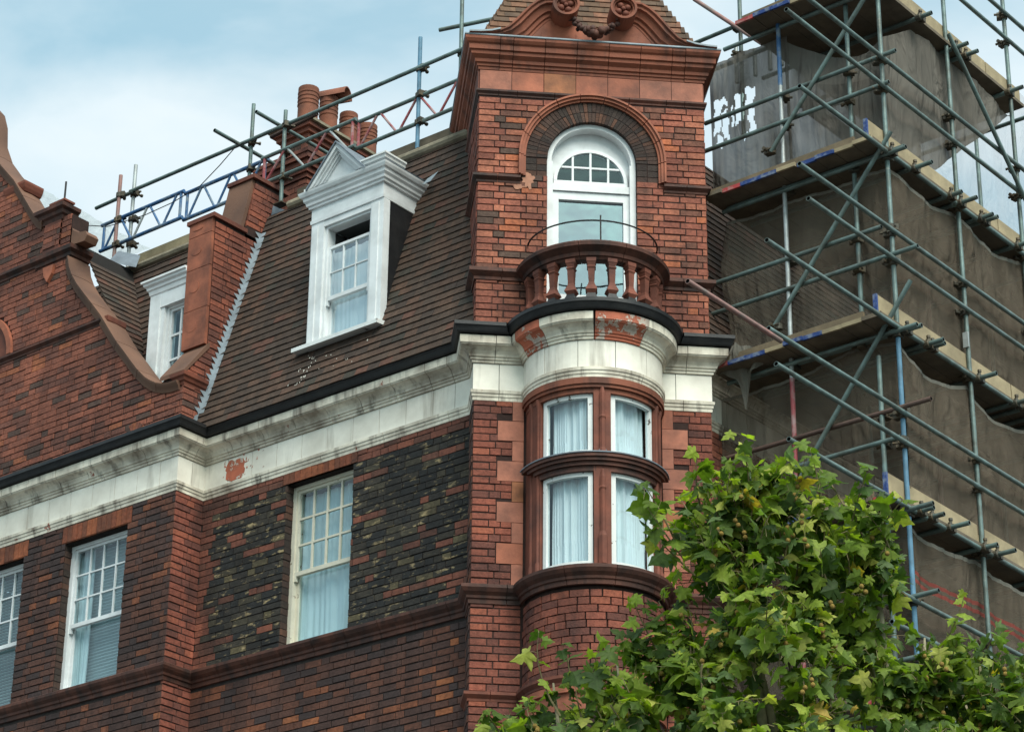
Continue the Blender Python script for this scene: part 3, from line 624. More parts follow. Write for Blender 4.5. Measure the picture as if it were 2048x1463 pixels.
for o in list(ent.children):                # bare blocks over the bow
    if o.name.startswith('cornice_block') and o.data.vertices:
        c = sum((v.co for v in o.data.vertices), Vector())/len(o.data.vertices)+Vector(ROOT[o.name]); l = Vector((c.x, c.y, 0))-TC; a, b = l.dot(TA), l.dot(TB)
        if b < -.12 and abs(a) < .75 and (abs(a-.08) < .22 or a < -.5): o.data.materials[0] = M['flaked']; o['label'] = 'cornice block with its white paint flaked off'
gp = [(0, 12.703), (.185, 12.703), (.20, 12.72), (.208, 12.76), (.222, 12.775), (.222, 12.812), (.205, 12.812), (.19, 12.79), (0, 12.79)]
m = MB(); sweep(m, path, gp); gut = m.build('gutter', 'gutter', corner, 'auto')
# big flaked patch on the frieze near the left end
m = MB(); rr = random.Random(3); pts = []
for i in range(26):
    t = 2*math.pi*i/26; pts.append((-18.38+.14*max(-1, min(1, 1.25*math.cos(t)))+rr.uniform(-.02, .02), 12.30+.115*max(-1, min(1, 1.25*math.sin(t)))+rr.uniform(-.015, .015)))
m.prism(FM, pts, .012, .017)
for i in range(22):
    u = -18.38+rr.uniform(-.2, .42); z = rr.uniform(12.2, 12.43); m.prism(FM, [(u, z), (u+rr.uniform(.008, .03), z+.004), (u+rr.uniform(.006, .02), z+rr.uniform(.01, .045))], .012, .0165)
m.build('flaked_paint', 'flaked', ent)['kind'] = 'stuff'
# --- lower string course round the bow, second one below
low_path = [(XP+.001, YM), (tw(-1.18, .35)[0], YM), tw(-1.18, 0), tw(-.69, 0)]+arc(.69)[1:-1]+[tw(.69, 0), tw(1.18, 0), (XR, tw(1.18, .35)[1]), (XR, 23.5)]
for o in blocks('string_course', low_path, [(0, 9.93), (.02, 9.935), (.025, 9.975), (.04, 9.985), (.045, 10.01), (.075, 10.04), (.095, 10.075), (.095, 10.105), (.05, 10.125), (0, 10.135)], 'terracotta_black', corner, .45): pass
tp = [tw(-1.18, .35), tw(-1.18, 0), tw(-.69, 0)]+arc(.69)[1:-1]+[tw(.69, 0), tw(1.18, 0), tw(1.18, .35)]
blocks('string_course', tp, band(8.97, 9.06, .05), 'terracotta_dark', corner, .45)
# --- the bow: brick drum, terracotta frame, curved sashes
drums = []
for z0, z1, r in ((8.5, 10.0, .66), (.12, 8.0, .66), (11.98, 12.1, .66)):
    m = MB(); p = arc(r, -90, 90, 28)
    for a, b in zip(p, p[1:]): m.quad((*a, z0), (*b, z0), (*b, z1), (*a, z1))
    drums.append(m.build('bow_wall', 'mortar', corner))
drum = drums[0]
CB.cur = drum; k = int(9.06/.075)+1
while (k+1)*.075 < 9.96:
    th = -math.pi/2+(.06 if k % 2 else 0); zb_ = k*.075
    while th < math.pi/2-.02:
        dth = (.185 if random.random() < .55 else .11)/.67; t1 = min(th+dth, math.pi/2); tm = (th+t1)/2
        c = tw(.66*math.sin(tm), -.66*math.cos(tm)); nrm_ = TA*math.sin(tm)-TB*math.cos(tm); tg = TA*math.cos(tm)+TB*math.sin(tm); fr = frame(c, tg, nrm_); hw = .67*math.tan((t1-th)/2)-.004
        CB.put(fr, -hw, hw, -.02, .016+random.uniform(-.003, .003), zb_, zb_+BR_H, 'drum', rz_of(nrm_)); th = t1+.012
    k += 1
emit(CB.items, 'brick', 'brickwork', corner, 'brick', corner, 300)
# quoin blocks
for sgn in (-1, 1):
    for k in range(9):
        z0 = 10.135+k*.2135; wq = .94 if k % 2 else .795; m = MB(); m.box(FT, sgn*.685, sgn*wq, -.02, .012+random.uniform(-.002, .003), z0+.003, z0+.2105); m.build('terracotta_block', random.choice(['terracotta', 'terracotta_pink', 'terracotta_pink', 'terracotta_tan']), tower)
def arcbox(mb, r0, r1, a0, a1, z0, z1, n=10):
    for i in range(n):
        t0 = R(a0+(a1-a0)*i/n); t1 = R(a0+(a1-a0)*(i+1)/n); P = lambda r, t, z: FT(r*math.sin(t), r*math.cos(t), z)
        mb.hexa([P(r0, t0, z0), P(r1, t0, z0), P(r1, t1, z0), P(r0, t1, z0), P(r0, t0, z1), P(r1, t0, z1), P(r1, t1, z1), P(r0, t1, z1)])
bw = MB(); arcbox(bw, .55, .66, -90, -58, 10.13, 11.96, 6); arcbox(bw, .55, .66, 58, 90, 10.13, 11.96, 6); bow = bw.build('bow_window', 'terracotta_dark', corner); bow['label'] = 'curved two light bow window in terracotta frame'
for sgn in (-1, 1):                         # jamb shafts
    for an, r_ in ((61, .668), (72, .672)):
        m = MB(); c = FT(.655*math.sin(R(sgn*an)), .655*math.cos(R(an)), 10.14); m.lathe(c, [(.03, 0), (.03, .1), (.02, .12), (.02, 1.72), (.03, 1.76), (.03, 1.8)], 10); m.build('jamb_shaft', 'terracotta_dark', bow, 'auto')
m = MB(); arcbox(m, .54, .665, -7.2, 7.2, 10.13, 11.96, 4); c = FT(0, .675, 10.14); m.lathe(c, [(.045, 0), (.045, .28), (.026, .33), (.026, .75), (.034, .77), (.026, .79), (.026, .88), (.012, .96)], 6); c = FT(0, .675, 11.27); m.lathe(c, [(.045, 0), (.03, .05), (.028, .35), (.036, .37), (.028, .39), (.028, .62), (.008, .74)], 6); m.build('mullion', 'terracotta_dark', bow)
m = MB(); arcbox(m, .54, .665, -58, 58, 11.085, 11.14, 20); arcbox(m, .54, .69, -64, 64, 11.14, 11.18, 20); arcbox(m, .54, .715, -70, 70, 11.18, 11.215, 22); arcbox(m, .54, .735, -78, 78, 11.215, 11.25, 24); m.build('transom', 'terracotta_black', bow)
m = MB(); arcbox(m, .55, .745, -80, 80, 11.25, 11.262, 26); arcbox(m, .6, .69, -3, 3, 11.26, 11.30, 2); m.build('lead_capping', 'lead', bow)
m = MB(); arcbox(m, .54, .665, -90, 90, 11.90, 11.95, 24); arcbox(m, .54, .69, -90, 90, 11.95, 11.985, 24); arcbox(m, .54, .705, -90, 90, 11.985, 12.05, 24); m.build('window_head', 'terracotta_sooty', bow)
for sgn in (-1, 1):
    for z0, z1 in ((10.135, 11.085), (11.262, 11.90)):
        lo, hi = (8, 57) if sgn > 0 else (-57, -8); m = MB(); e = 4.2
        arcbox(m, .585, .63, lo, lo+e, z0, z1, 2); arcbox(m, .585, .63, hi-e, hi, z0, z1, 2); arcbox(m, .585, .632, lo+e, hi-e, z0, z0+.055, 8); arcbox(m, .585, .632, lo+e, hi-e, z1-.04, z1, 8); m.build('sash_frame', 'paint_worn', bow)
        m = MB(); n_ = 10
        for i in range(n_):
            t0 = R(lo+e+(hi-lo-2*e)*i/n_); t1 = R(lo+e+(hi-lo-2*e)*(i+1)/n_); P = lambda r, t, z: FT(r*math.sin(t), r*math.cos(t), z); m.quad(P(.605, t0, z0+.05), P(.605, t1, z0+.05), P(.605, t1, z1-.035), P(.605, t0, z1-.035))
        m.build('pane', 'glass_bow', bow, True)
        # gathered curtain
        m = MB(); nc = 70; a0, a1 = ((lo+1, hi+4) if sgn > 0 else (lo+3, hi-2)); rows = []
        for zz in (z0-.1, z0+.3*(z1-z0), z1+.05):
            row = []
            for i in range(nc+1):
                t = R(a0+(a1-a0)*i/nc); rr_ = .525+.016*math.sin(i*.34+1.8*math.sin(i*.13+sgn*z0))+.006*math.sin(i*1.15+zz*2)+.010*math.sin(i*.17+z0); row.append(FT(rr_*math.sin(t), rr_*math.cos(t), zz))
            rows.append(row)
        for r0, r1 in zip(rows, rows[1:]):
            for i in range(nc): m.quad(r0[i], r0[i+1], r1[i+1], r1[i])
        o = m.build('curtain', 'curtain', None, True); tag(o, 'white gathered curtain in the %s %s light of the bow window' % ('upper' if z0 > 11 else 'lower', 'right' if sgn > 0 else 'left'), 'curtain', 'curtains of the bow window')
m = MB()                                    # dark room behind the bow
m.quad(FT(-.64, -.9, 9.9), FT(.64, -.9, 9.9), FT(.64, -.9, 12.1), FT(-.64, -.9, 12.1))
for a in (-.64, .64): m.quad(FT(a, -.9, 9.9), FT(a, .0, 9.9), FT(a, .0, 12.1), FT(a, -.9, 12.1))
p = arc(.655, -90, 90, 24)
for zz in (10.03, 12.0): m.add([(*q, zz) for q in p]+[FT(.64, -.9, zz), FT(-.64, -.9, zz)], [tuple(range(len(p)+2))])
m.build('room_lining', 'room', bow)
# window below the drum, its head only
m = MB(); arcbox(m, .55, .68, -90, 90, 8.74, 8.97, 24); arcbox(m, .55, .71, -90, 90, 8.90, 8.965, 24); bl = m.build('window_head', 'terracotta', corner)
m = MB(); arcbox(m, .58, .63, -57, 57, 8.2, 8.72, 16); m.build('sash_frame', 'paint_worn', bl)
# --- balcony
m = MB(); arcbox(m, .02, .86, -90, 90, 12.80, 12.835, 28); bal = m.build('balcony', 'gutter', corner); bal['label'] = 'semicircular turret balcony with square balusters and iron rail'
m = MB(); arcbox(m, .58, .75, -90, 90, 12.835, 12.865, 28); m.build('plinth', 'gutter', bal)
rail_prof = [(-.08, 13.335), (.02, 13.335), (.035, 13.36), (.05, 13.365), (.06, 13.40), (.095, 13.43), (.12, 13.45), (.125, 13.485), (.11, 13.505), (.04, 13.525), (-.08, 13.52)]
blocks('balcony_rail', arc(.66, -90, 90, 36), rail_prof, 'terracotta_black', bal, .40)
for k in range(-5, 5):
    t = R(17.2*(k+.5)); nrm_ = TA*math.sin(t)-TB*math.cos(t); c = FT(.665*math.sin(t), .665*math.cos(t), 12.865); m = MB(); rot = math.atan2(nrm_.y, nrm_.x)+math.pi/4; q = 2**.5
    m.lathe(c, [(.058*q, 0), (.058*q, .035), (.042*q, .075), (.040*q, .09)], 4, rot); pl = m.build('plinth', 'gutter', bal)
    m = MB(); m.lathe(c, [(.036*q, .09), (.058*q, .125), (.05*q, .15), (.034*q, .185), (.032*q, .2), (.028*q, .215), (.034*q, .36), (.044*q, .38), (.034*q, .395), (.044*q, .43), (.048*q, .435), (.048*q, .475)], 4, rot); m.build('baluster', 'terracotta_dark', bal)
m = MB(); p = [(*tw(.66*math.sin(R(a)), -.62*math.cos(R(a))), 13.80) for a in range(-90, 91, 6)]; m.path(p, .0095, 6); q = tw(.0, -.62); m.path([(q[0], q[1], 13.5), (q[0], q[1], 13.86)], .008, 6); m.build('iron_rail', 'iron', bal)
# --- balcony door and fanlight
dm = MB(); zf = 12.84
for sgn in (-1, 1): dm.box(FT, sgn*.40, sgn*.462, -.17, -.05, zf, ZS)
kk = 24
for i in range(kk):
    t0 = -math.pi/2+math.pi*i/kk; t1 = t0+math.pi/kk; dm.prism(FT, [FTZ(t0, .415), FTZ(t1, .415), FTZ(t1, .462), FTZ(t0, .462)], -.17, -.05)
door = dm.build('balcony_door', 'paint', corner, 'auto'); door['label'] = 'white glazed balcony door under arched fanlight'
m = MB()
for sgn in (-1, 1): m.box(FT, sgn*.335, sgn*.4, -.16, -.09, zf, 14.50)
m.box(FT, -.335, .335, -.16, -.09, 14.41, 14.50); m.box(FT, -.335, .335, -.16, -.09, 13.16, 13.32); m.box(FT, -.335, .335, -.16, -.09, zf, 12.98); m.build('door_leaf', 'paint', door)
m = MB(); m.box(FT, -.40, .40, -.17, -.07, 14.505, 14.585); m.build('transom', 'paint', door)
for z0, z1 in ((12.98, 13.16), (13.32, 14.41)):
    m = MB(); m.quad(FT(-.335, -.125, z0), FT(.335, -.125, z0), FT(.335, -.125, z1), FT(-.335, -.125, z1)); m.build('pane', 'glass_bright', door)
m = MB(); m.box(FT, -.375, -.345, -.09, -.075, 13.62, 13.74); m.box(FT, -.37, -.24, -.075, -.055, 13.68, 13.70); m.build('door_handle', 'paint', door)
m = MB(); zc = 14.64; rf = .385
def FZ2(t, r): return (r*math.sin(t), zc+r*math.cos(t))
for i in range(kk):
    t0 = -math.pi/2+math.pi*i/kk; t1 = t0+math.pi/kk; m.prism(FT, [FZ2(t0, rf-.035), FZ2(t1, rf-.035), FZ2(t1, rf), FZ2(t0, rf)], -.17, -.11)
m.box(FT, -.385, .385, -.17, -.11, 14.585, 14.645)
for u in (-.185, 0, .185): m.box(FT, u-.011, u+.011, -.155, -.115, 14.645, zc+math.sqrt(.36**2-u*u))
m.box(FT, -.325, .325, -.153, -.117, 14.80, 14.82); m.build('fanlight', 'paint', door)
m = MB()
for i in range(kk):
    t0 = -math.pi/2+math.pi*i/kk; t1 = t0+math.pi/kk; m.prism(FT, [FZ2(t0, .375), FZ2(t1, .375), FZ2(t1, .66), FZ2(t0, .66)], -.21, -.172)
m.build('spandrel', 'paint', door)
m = MB(); pts = [FZ2(-math.pi/2+math.pi*i/20, .36) for i in range(21)]; m.add([FT(u, -.135, z) for u, z in pts], [tuple(range(21))]); m.build('pane', 'glass', door)
m = MB(); m.box(FT, -.46, .46, -1.3, -1.25, 12.8, 15.3); m.box(FT, -.47, -.46, -1.25, -.18, 12.8, 15.3); m.box(FT, .46, .47, -1.25, -.18, 12.8, 15.3); m.box(FT, -.46, .46, -1.25, -.2, 15.29, 15.3); m.build('room_lining', 'room', door)
# --- sash windows
def sash(parent, fr, u0, u1, z0, z1, n, cols, rows, meet, mat, name='window', open_top=None, fw=.05, label=None, room=True, bar=.011, pane='glass'):
    """box frame with two sliding sashes, n = plane of the frame face"""
    m = MB(); m.box(fr, u0, u0+fw, n-.12, n, z0, z1); m.box(fr, u1-fw, u1, n-.12, n, z0, z1); m.box(fr, u0+fw, u1-fw, n-.12, n, z1-fw*.8, z1); m.box(fr, u0+fw, u1-fw, n-.12, n+.03, z0, z0+.035)
    wnd = m.build(name, mat, parent)
    if label: wnd['label'] = label
    a, b = u0+fw, u1-fw; zt_ = (open_top or z1-fw*.8); s = .032; nf = n-.02
    m = MB(); m.box(fr, a, a+s, nf-.04, nf, meet, zt_); m.box(fr, b-s, b, nf-.04, nf, meet, zt_); m.box(fr, a+s, b-s, nf-.04, nf, zt_-s, zt_); m.box(fr, a, b, nf-.04, nf+.006, meet-.045, meet)
    for sg, u in ((1, a), (-1, b)): m.box(fr, u, u+sg*.028, nf-.03, nf+.006, meet-.10, meet-.045)
    m.build('sash', mat, wnd)
    for i in range(1, cols): u = a+s+(b-a-2*s)*i/cols; mm = MB(); mm.box(fr, u-bar, u+bar, nf-.03, nf-.004, meet, zt_-s); mm.build('glazing_bar', mat, wnd)
    for j in range(1, rows): z = meet+(zt_-s-meet)*j/rows; mm = MB(); mm.box(fr, a+s, b-s, nf-.029, nf-.005, z-bar, z+bar); mm.build('glazing_bar', mat, wnd)
    for i in range(cols):
        for j in range(rows):
            ua, ub = a+s+(b-a-2*s)*i/cols+bar, a+s+(b-a-2*s)*(i+1)/cols-bar; za, zc_ = meet+(zt_-s-meet)*j/rows+bar, meet+(zt_-s-meet)*(j+1)/rows-bar; d = random.uniform(-.003, .003)
            mm = MB(); mm.quad(fr(ua, nf-.02+d, za), fr(ub, nf-.02-d, za), fr(ub, nf-.02-d*.5, zc_), fr(ua, nf-.02+d*.5, zc_)); mm.build('pane', pane, wnd)
    nl = n-.065; m = MB(); m.box(fr, a, a+s, nl-.04, nl, z0+.035, meet); m.box(fr, b-s, b, nl-.04, nl, z0+.035, meet); m.box(fr, a+s, b-s, nl-.04, nl, z0+.035, z0+.085); m.build('sash', mat, wnd)
    m = MB(); m.quad(fr(a+s, nl-.02, z0+.08), fr(b-s, nl-.02, z0+.08), fr(b-s, nl-.02, meet-.01), fr(a+s, nl-.02, meet-.01)); m.build('pane', pane, wnd)
    if room:
        m = MB(); d0, d1 = n-.13, n-.9; P = lambda u, nn, z: fr(u, nn, z)
        m.quad(P(u0, d1, z0), P(u1, d1, z0), P(u1, d1, z1), P(u0, d1, z1)); m.quad(P(u0-.01, d0, z0), P(u0-.01, d1, z0), P(u0-.01, d1, z1), P(u0-.01, d0, z1)); m.quad(P(u1+.01, d0, z0), P(u1+.01, d1, z0), P(u1+.01, d1, z1), P(u1+.01, d0, z1)); m.quad(P(u0, d0, z1+.01), P(u1, d0, z1+.01), P(u1, d1, z1+.01), P(u0, d1, z1+.01)); m.quad(P(u0, d0, z0-.01), P(u1, d0, z0-.01), P(u1, d1, z0-.01), P(u0, d1, z0-.01)); m.build('room_lining', 'room', wnd)
    return wnd
def drape(fr, u0, u1, z0, z1, n, label, amp=.016, freq=.55, group='curtains behind the sash windows', mat='curtain'):
    m = MB(); k = 60; rows = []
    for j, zz in enumerate((z0, z0*.7+z1*.3, z0*.35+z1*.65, z1)):
        rows.append([fr(u0+(u1-u0)*i/k+.01*math.sin(j*1.3+i*.1), n+amp*math.sin(i*freq*.6+1.6*math.sin(i*.12+u0))+amp*.4*math.sin(i*freq*1.9+j*.4), zz) for i in range(k+1)])
    for r0, r1 in zip(rows, rows[1:]):
        for i in range(k): m.quad(r0[i], r0[i+1], r1[i+1], r1[i])
    return tag(m.build('curtain', mat, None, True), label, 'curtain', group)
sash(corner, FM, WX0+.0, WX1, WZ0+.01, WZ1-.01, -.10, 4, 3, 10.97, 'paint_cream', label='cream painted sash window with peeling frame')
drape(FM, WX0+.05, WX1-.02, WZ0, 11.85, -.24, 'long white curtain behind the cream sash window')
# --- dormer
FD = frame((0, 17.80), (1, 0), (0, -1)); X0, X1 = DX0, DX1
m = MB(); m.box(FD, X0, X0+.185, -.12, 0, 13.43, 14.90); m.box(FD, X1-.17, X1, -.12, 0, 13.43, 14.90); m.box(FD, X0+.185, X1-.17, -.12, -.004, 14.83, 14.90); dorm = m.build('dormer', 'paint', corner); dorm['label'] = 'white timber dormer with triangular pediment'
for a, b in ((X0+.02, X0+.10), (X1-.15, X1-.05)): m = MB(); m.box(FD, a, b, 0, .012, 13.44, 14.86); m.build('casing', 'paint', dorm)
m = MB(); m.add([FD(X1, -.001, 13.45), FD(X1, -.14, 13.52), FD(X1, -.16, 14.9), FD(X1, -.001, 14.9)], [(0, 1, 2, 3)]); m.add([FD(X1+.0015, -.14, 13.55), FD(X1+.0015, -.75, 15.3), FD(X1+.0015, -.14, 15.3)], [(0, 1, 2)]); m.build('cheek', 'lead', dorm); dorm.children[-1].data.materials[0] = M['gutter']
m = MB(); m.box(FD, X1-.002, X1+.012, -.10, -.001, 13.45, 14.9); m.build('casing', 'paint', dorm)
m = MB(); m.add([FD(X0-.002, -.001, 13.45), FD(X0-.002, -.8, 15.3), FD(X0-.002, -.001, 15.3)], [(0, 1, 2)]); m.build('cheek', 'lead', dorm)
ep = [(X0, 18.5), (X0, 17.80), (X1, 17.80), (X1, 18.55)]
eprof = [(0, 14.90), (.012, 14.905), (.014, 14.945), (.004, 14.95), (.004, 15.085), (.03, 15.09), (.032, 15.115), (.05, 15.125), (.055, 15.155), (.075, 15.18), (.08, 15.215), (.10, 15.225), (.115, 15.255), (.12, 15.275), (0, 15.285)]
m = MB(); sweep(m, ep, eprof); m.build('entablature', 'paint', dorm)
m = MB(); m.quad((X0-.1, 17.7, 15.288), (X1+.1, 17.7, 15.288), (X1+.1, 18.6, 15.33), (X0-.1, 18.6, 15.33)); m.build('flat_roof', 'lead', dorm)
xc = (X0+X1)/2-.13; ax = -16.93
# pediment: triangle with raking mouldings
T0, T1, AP = (X0+.06, 15.285), (X1-.22, 15.285), (ax, 15.70)
m = MB(); m.prism(FD, [T0, T1, AP], -.35, .03)
def inset(s): cxx = (T0[0]+T1[0]+AP[0])/3; czz = 15.43; return [(cxx+(p[0]-cxx)*s, czz+(p[1]-czz)*s) for p in (T0, T1, AP)]
for s0, s1, nn in ((1.12, .92, .12), (.92, .80, .095), (.80, .66, .07), (.66, .58, .05)):
    A_, B_ = inset(s0), inset(s1)
    for i in ((2, 0), (1, 2)):
        m.prism(FD, [A_[i[0]], A_[i[1]], B_[i[1]], B_[i[0]]], -.02, nn)
m.build('pediment', 'paint', dorm)
m = MB(); A_ = inset(1.13); 
for i, j in ((0, 2), (2, 1)):
    p, q = A_[i], A_[j]; m.hexa([FD(p[0], .14, p[1]), FD(q[0], .14, q[1]), FD(q[0], -.6, q[1]), FD(p[0], -.6, p[1]), FD(p[0], .14, p[1]+.02), FD(q[0], .14, q[1]+.02), FD(q[0], -.6, q[1]+.02), FD(p[0], -.6, p[1]+.02)])
m.build('pediment_capping', 'lead', dorm)
for a, b in ((X1-.22, X1+.02), (X0-.05, X0+.06)):
    m = MB(); sweep(m, [(a, 18.05), (a, 17.78), (b, 17.78), (b, 18.05)], [(0, 15.28), (.02, 15.285), (.03, 15.32), (.06, 15.34), (.065, 15.375), (.08, 15.38), (.08, 15.40), (0, 15.41)]) if a > -17 else m.box(FD, a, b, -.3, .10, 15.285, 15.32)
    m.build('pedestal', 'paint_worn', dorm)
m = MB(); m.hexa([FD(X0-.13, -.1, 13.385), FD(X1+.05, -.1, 13.385), FD(X1+.05, .09, 13.37), FD(X0-.13, .09, 13.37), FD(X0-.13, -.1, 13.44), FD(X1+.05, -.1, 13.44), FD(X1+.05, .09, 13.415), FD(X0-.13, .09, 13.415)]); m.build('sill', 'paint_worn', dorm)
sash(corner, FD, X0+.185, X1-.17, 13.44, 14.83, -.03, 3, 2, 13.97, 'paint', open_top=14.58, fw=.035, label='white dormer sash window with its upper sash lowered', bar=.006, pane='glass_dormer')
drape(FD, X0+.2, X1-.18, 13.40, 14.56, -.17, 'pale net curtain behind the white pedimented dormer window', .008)
m = MB(); p0 = Vector(FD(X1+.15, -.45, 15.2)); m.add([p0, p0+Vector((.10, .02, .02)), p0+Vector((.16, .08, .15)), p0+Vector((.04, .04, .08))], [(0, 1, 2, 3)]); m.build('loose_flashing', 'lead_pale', dorm, fix=False)
# rain hopper by the turret
m = MB(); q = tw(-1.26, 1.85); m.path([(q[0]-.02, q[1], 16.0), (q[0]-.02, q[1]-.02, 15.75)], .045, 8); m.build('rain_hopper', 'gutter', corner)
# ================================================================== gabled house
gable = thing('gabled_house', (-21.5, 19, .12), 'sooty red brick house with curved Dutch gable and white dormer behind it', 'house')
GB = Bricks()
AX0, AX1, BX0, BX1, GZ0, GZ1 = -20.57, -19.572, -22.24, -21.242, 10.08, 11.84
m = MB(); wall_core(m, FG, -28.345, XP, .12, 12.86, [(AX0, AX1, GZ0, GZ1), (BX0, BX1, GZ0, GZ1)]); m.quad(FP(YG, 0, .12), FP(YM, 0, .12), FP(YM, 0, 12.86), FP(YG, 0, 12.86)); m.quad((-28.345, YG, .12), (-28.345, 27, .12), (-28.345, 27, 15.8), (-28.345, YG, 15.8) if False else (-28.345, YG, 12.86)); gw = m.build('wall', 'mortar_dark', gable)
rv = [(-18.90, 13.29), (-19.05, 13.295), (-19.15, 13.315), (-19.25, 13.352), (-19.35, 13.41), (-19.45, 13.482), (-19.58, 13.61), (-19.70, 13.75), (-19.84, 13.92), (-19.98, 14.085), (-20.13, 14.29), (-20.28, 14.50), (-20.45, 14.70), (-20.61, 14.885), (-20.74, 15.04), (-20.85, 15.20), (-20.92, 15.34), (-20.96, 15.50)]
up = [(-21.43, 16.10), (-21.52, 16.16), (-21.65, 16.32), (-21.85, 16.60), (-22.05, 16.88), (-22.31, 17.16), (-22.52, 17.42), (-22.66, 17.70), (-22.70, 18.0), (-22.78, 18.2), (-22.98, 18.42), (-23.28, 18.58), (-23.585, 18.64)]
def xlim(z):
    if z < 13.30: return XP
    for (a, za), (b, zb_) in zip(rv, rv[1:]):
        if za <= z <= zb_ and zb_ > za: return a+(b-a)*(z-za)/(zb_-za)
    if z < 16.1: return -20.96
    for (a, za), (b, zb_) in zip(up, up[1:]):
        if za <= z <= zb_: return a+(b-a)*(z-za)/(zb_-za)
    return -23.6
MX = -47.2
half = [(XP, 12.80), (XP, 13.35)]+rv+[(-20.96, 16.1)]+up
poly = half+[(MX-x, z) for x, z in reversed(half)]
m = MB(); m.prism(FG, poly, -.25, 0); gtop = m.build('gable', 'mortar', gable); gtop['label'] = 'curved brick Dutch gable with terracotta coping'
# bricks
GB.cur = gw
def g_spans(z):
    h = []
    if GZ0-.02 < z < GZ1: h = [(AX0, AX1), (BX0, BX1)]
    elif z >= GZ1: h = [(AX0-.06, AX1+.06), (BX0-.06, BX1+.06)]
    return minus([(-28.34, XP)], h)
rzS = rz_of((0, -1)); rzE = rz_of((1, 0))
lay(GB, FG, rzS, 9.2, 9.93, lambda z: [(-28.34, XP)], 'sooty'); lay(GB, FG, rzS, 10.12, 12.06, g_spans, 'sooty')
for a0, a1 in ((AX0, AX1), (BX0, BX1)):
    for i in range(14): a = a0-.05+(a1-a0+.1)*i/14; GB.put(FG, a+.003, a+(a1-a0+.1)/14-.003, -.03, .012+random.uniform(-.002, .003), 11.84, 12.04, 'orange', rzS)
    lay(GB, frame((a0, 0), (0, 1), (1, 0)), rzE, GZ0, GZ1, lambda z: [(YG+.005, YG+.115)], 'ring', proud=.004)
lay(GB, FP, rzE, 9.2, 12.06, lambda z: [(YG-.004, YM-.005)], 'drum')
GB.cur = gtop
def arch_hole(z):
    d = z-14.55
    return [(-23.1, -21.80)] if 14.5 < z <= 14.55 else ([(-22.45-math.sqrt(.64**2-d*d), -22.45+math.sqrt(.64**2-d*d))] if 14.55 < z < 15.18 else [])
lay(GB, FG, rzS, 12.82, 18.55, lambda z: minus([(MX-xlim(z)+(.0 if z < 13.3 else .02), xlim(z)-(.0 if z < 13.3 else .02))], arch_hole(z)), 'gable')
lay(GB, FP, rzE, 12.82, 13.36, lambda z: [(YG-.004, ym(z)+.02)], 'gable')
# entablature, gutter, strings
gpath = [(-28.345, YG), (XP, YG), (XP, YM+.05)]
entg = entablature(gable, gpath, 0)
m = MB(); sweep(m, gpath, [(o, z-.0015) for o, z in gp]); m.build('gutter', 'gutter', gable, 'auto')
blocks('string_course', gpath, [(0, 9.93), (.02, 9.935), (.025, 9.975), (.04, 9.985), (.045, 10.01), (.07, 10.04), (.085, 10.07), (.085, 10.10), (.05, 10.12), (0, 10.13)], 'terracotta_black', gw, .5)
blocks('string_course', [(MX+20.26, YG), (-20.26, YG)], band(14.43, 14.51, .05), 'terracotta_black', gtop, .5)
blocks('string_course', [(MX+21.5, YG), (-21.5, YG)], band(15.56, 15.66, .06), 'terracotta_black', gtop, .5)
# blind arch with hood at the frame's edge
m = MB()
for i in range(20):
    t0 = -math.pi/2+math.pi*i/20; t1 = t0+math.pi/20; Q = lambda t, r: (-22.45+r*math.sin(t), 14.52+r*math.cos(t))
    m.prism(FG, [Q(t0, .57), Q(t1, .57), Q(t1, .64), Q(t0, .64)], -.01, .05)
m.build('hood_mould', 'terracotta', gtop)
m = MB(); m.prism(FG, [(-22.45+.57*math.sin(-math.pi/2+math.pi*i/16), 14.52+.57*math.cos(-math.pi/2+math.pi*i/16)) for i in range(17)], -.02, .001); m.build('recess', 'terracotta_dark', gtop)
# weep arch above the gutter
m = MB(); Q = lambda t, r: (-19.58+r*math.sin(t), 12.85+r*math.cos(t))
for i in range(9): t0 = -math.pi/2+math.pi*i/9+.02; t1 = -math.pi/2+math.pi*(i+1)/9-.02; m.prism(FG, [Q(t0, .075), Q(t1, .075), Q(t1, .18), Q(t0, .18)], -.01, .02, shade(PALC['gable'][0][pick('gable')[1]], .8))
o = m.build('weep_arch', 'brick', gtop)
m = MB(); m.prism(FG, [Q(-math.pi/2+math.pi*i/8, .075) for i in range(9)], .0, .012); m.build('weep_hole_shade', 'hollow_shade', gtop)  # solid black half-disc painted in place of the shaded opening
# coping: pieces following the curve
def coping(pts, th, n0, n1, mat, parent, per=3, name='coping_stone', flip=1):
    P = [Vector(p) for p in pts]; i = 0
    while i < len(P)-1:
        j = min(i+per, len(P)-1); m = MB(); vs = []
        for q in range(i, j+1):
            d = (P[min(q+1, len(P)-1)]-P[max(q-1, 0)]).normalized(); nd = Vector((d.y, -d.x))*flip; p = P[q]; sh = d*(.004 if q == i else (-.004 if q == j else 0))
            for o, n in ((-.05, n0-.03), (-.05, n0+.0), (0, n0+.02), (th*.5, n0+.045), (th, n0+.05), (th+.01, (n0+n1)/2), (th, n1)): c = p+nd*o+sh; vs.append(FG(c.x, n, c.y))
        k = 7; n = j-i+1; fs = [(a*k+b, a*k+(b+1) % k, (a+1)*k+(b+1) % k, (a+1)*k+b) for a in range(n-1) for b in range(k)]+[tuple(range(k)), tuple(range(n*k-1, (n-1)*k-1, -1))]
        m.add(vs, fs); m.build(name, mat, parent, 'auto'); i = j
coping(rv, .05, .02, -.28, 'terracotta_brown', gtop); coping([(x-.04, z) for x, z in up], .05, .02, -.26, 'terracotta_brown', gtop)
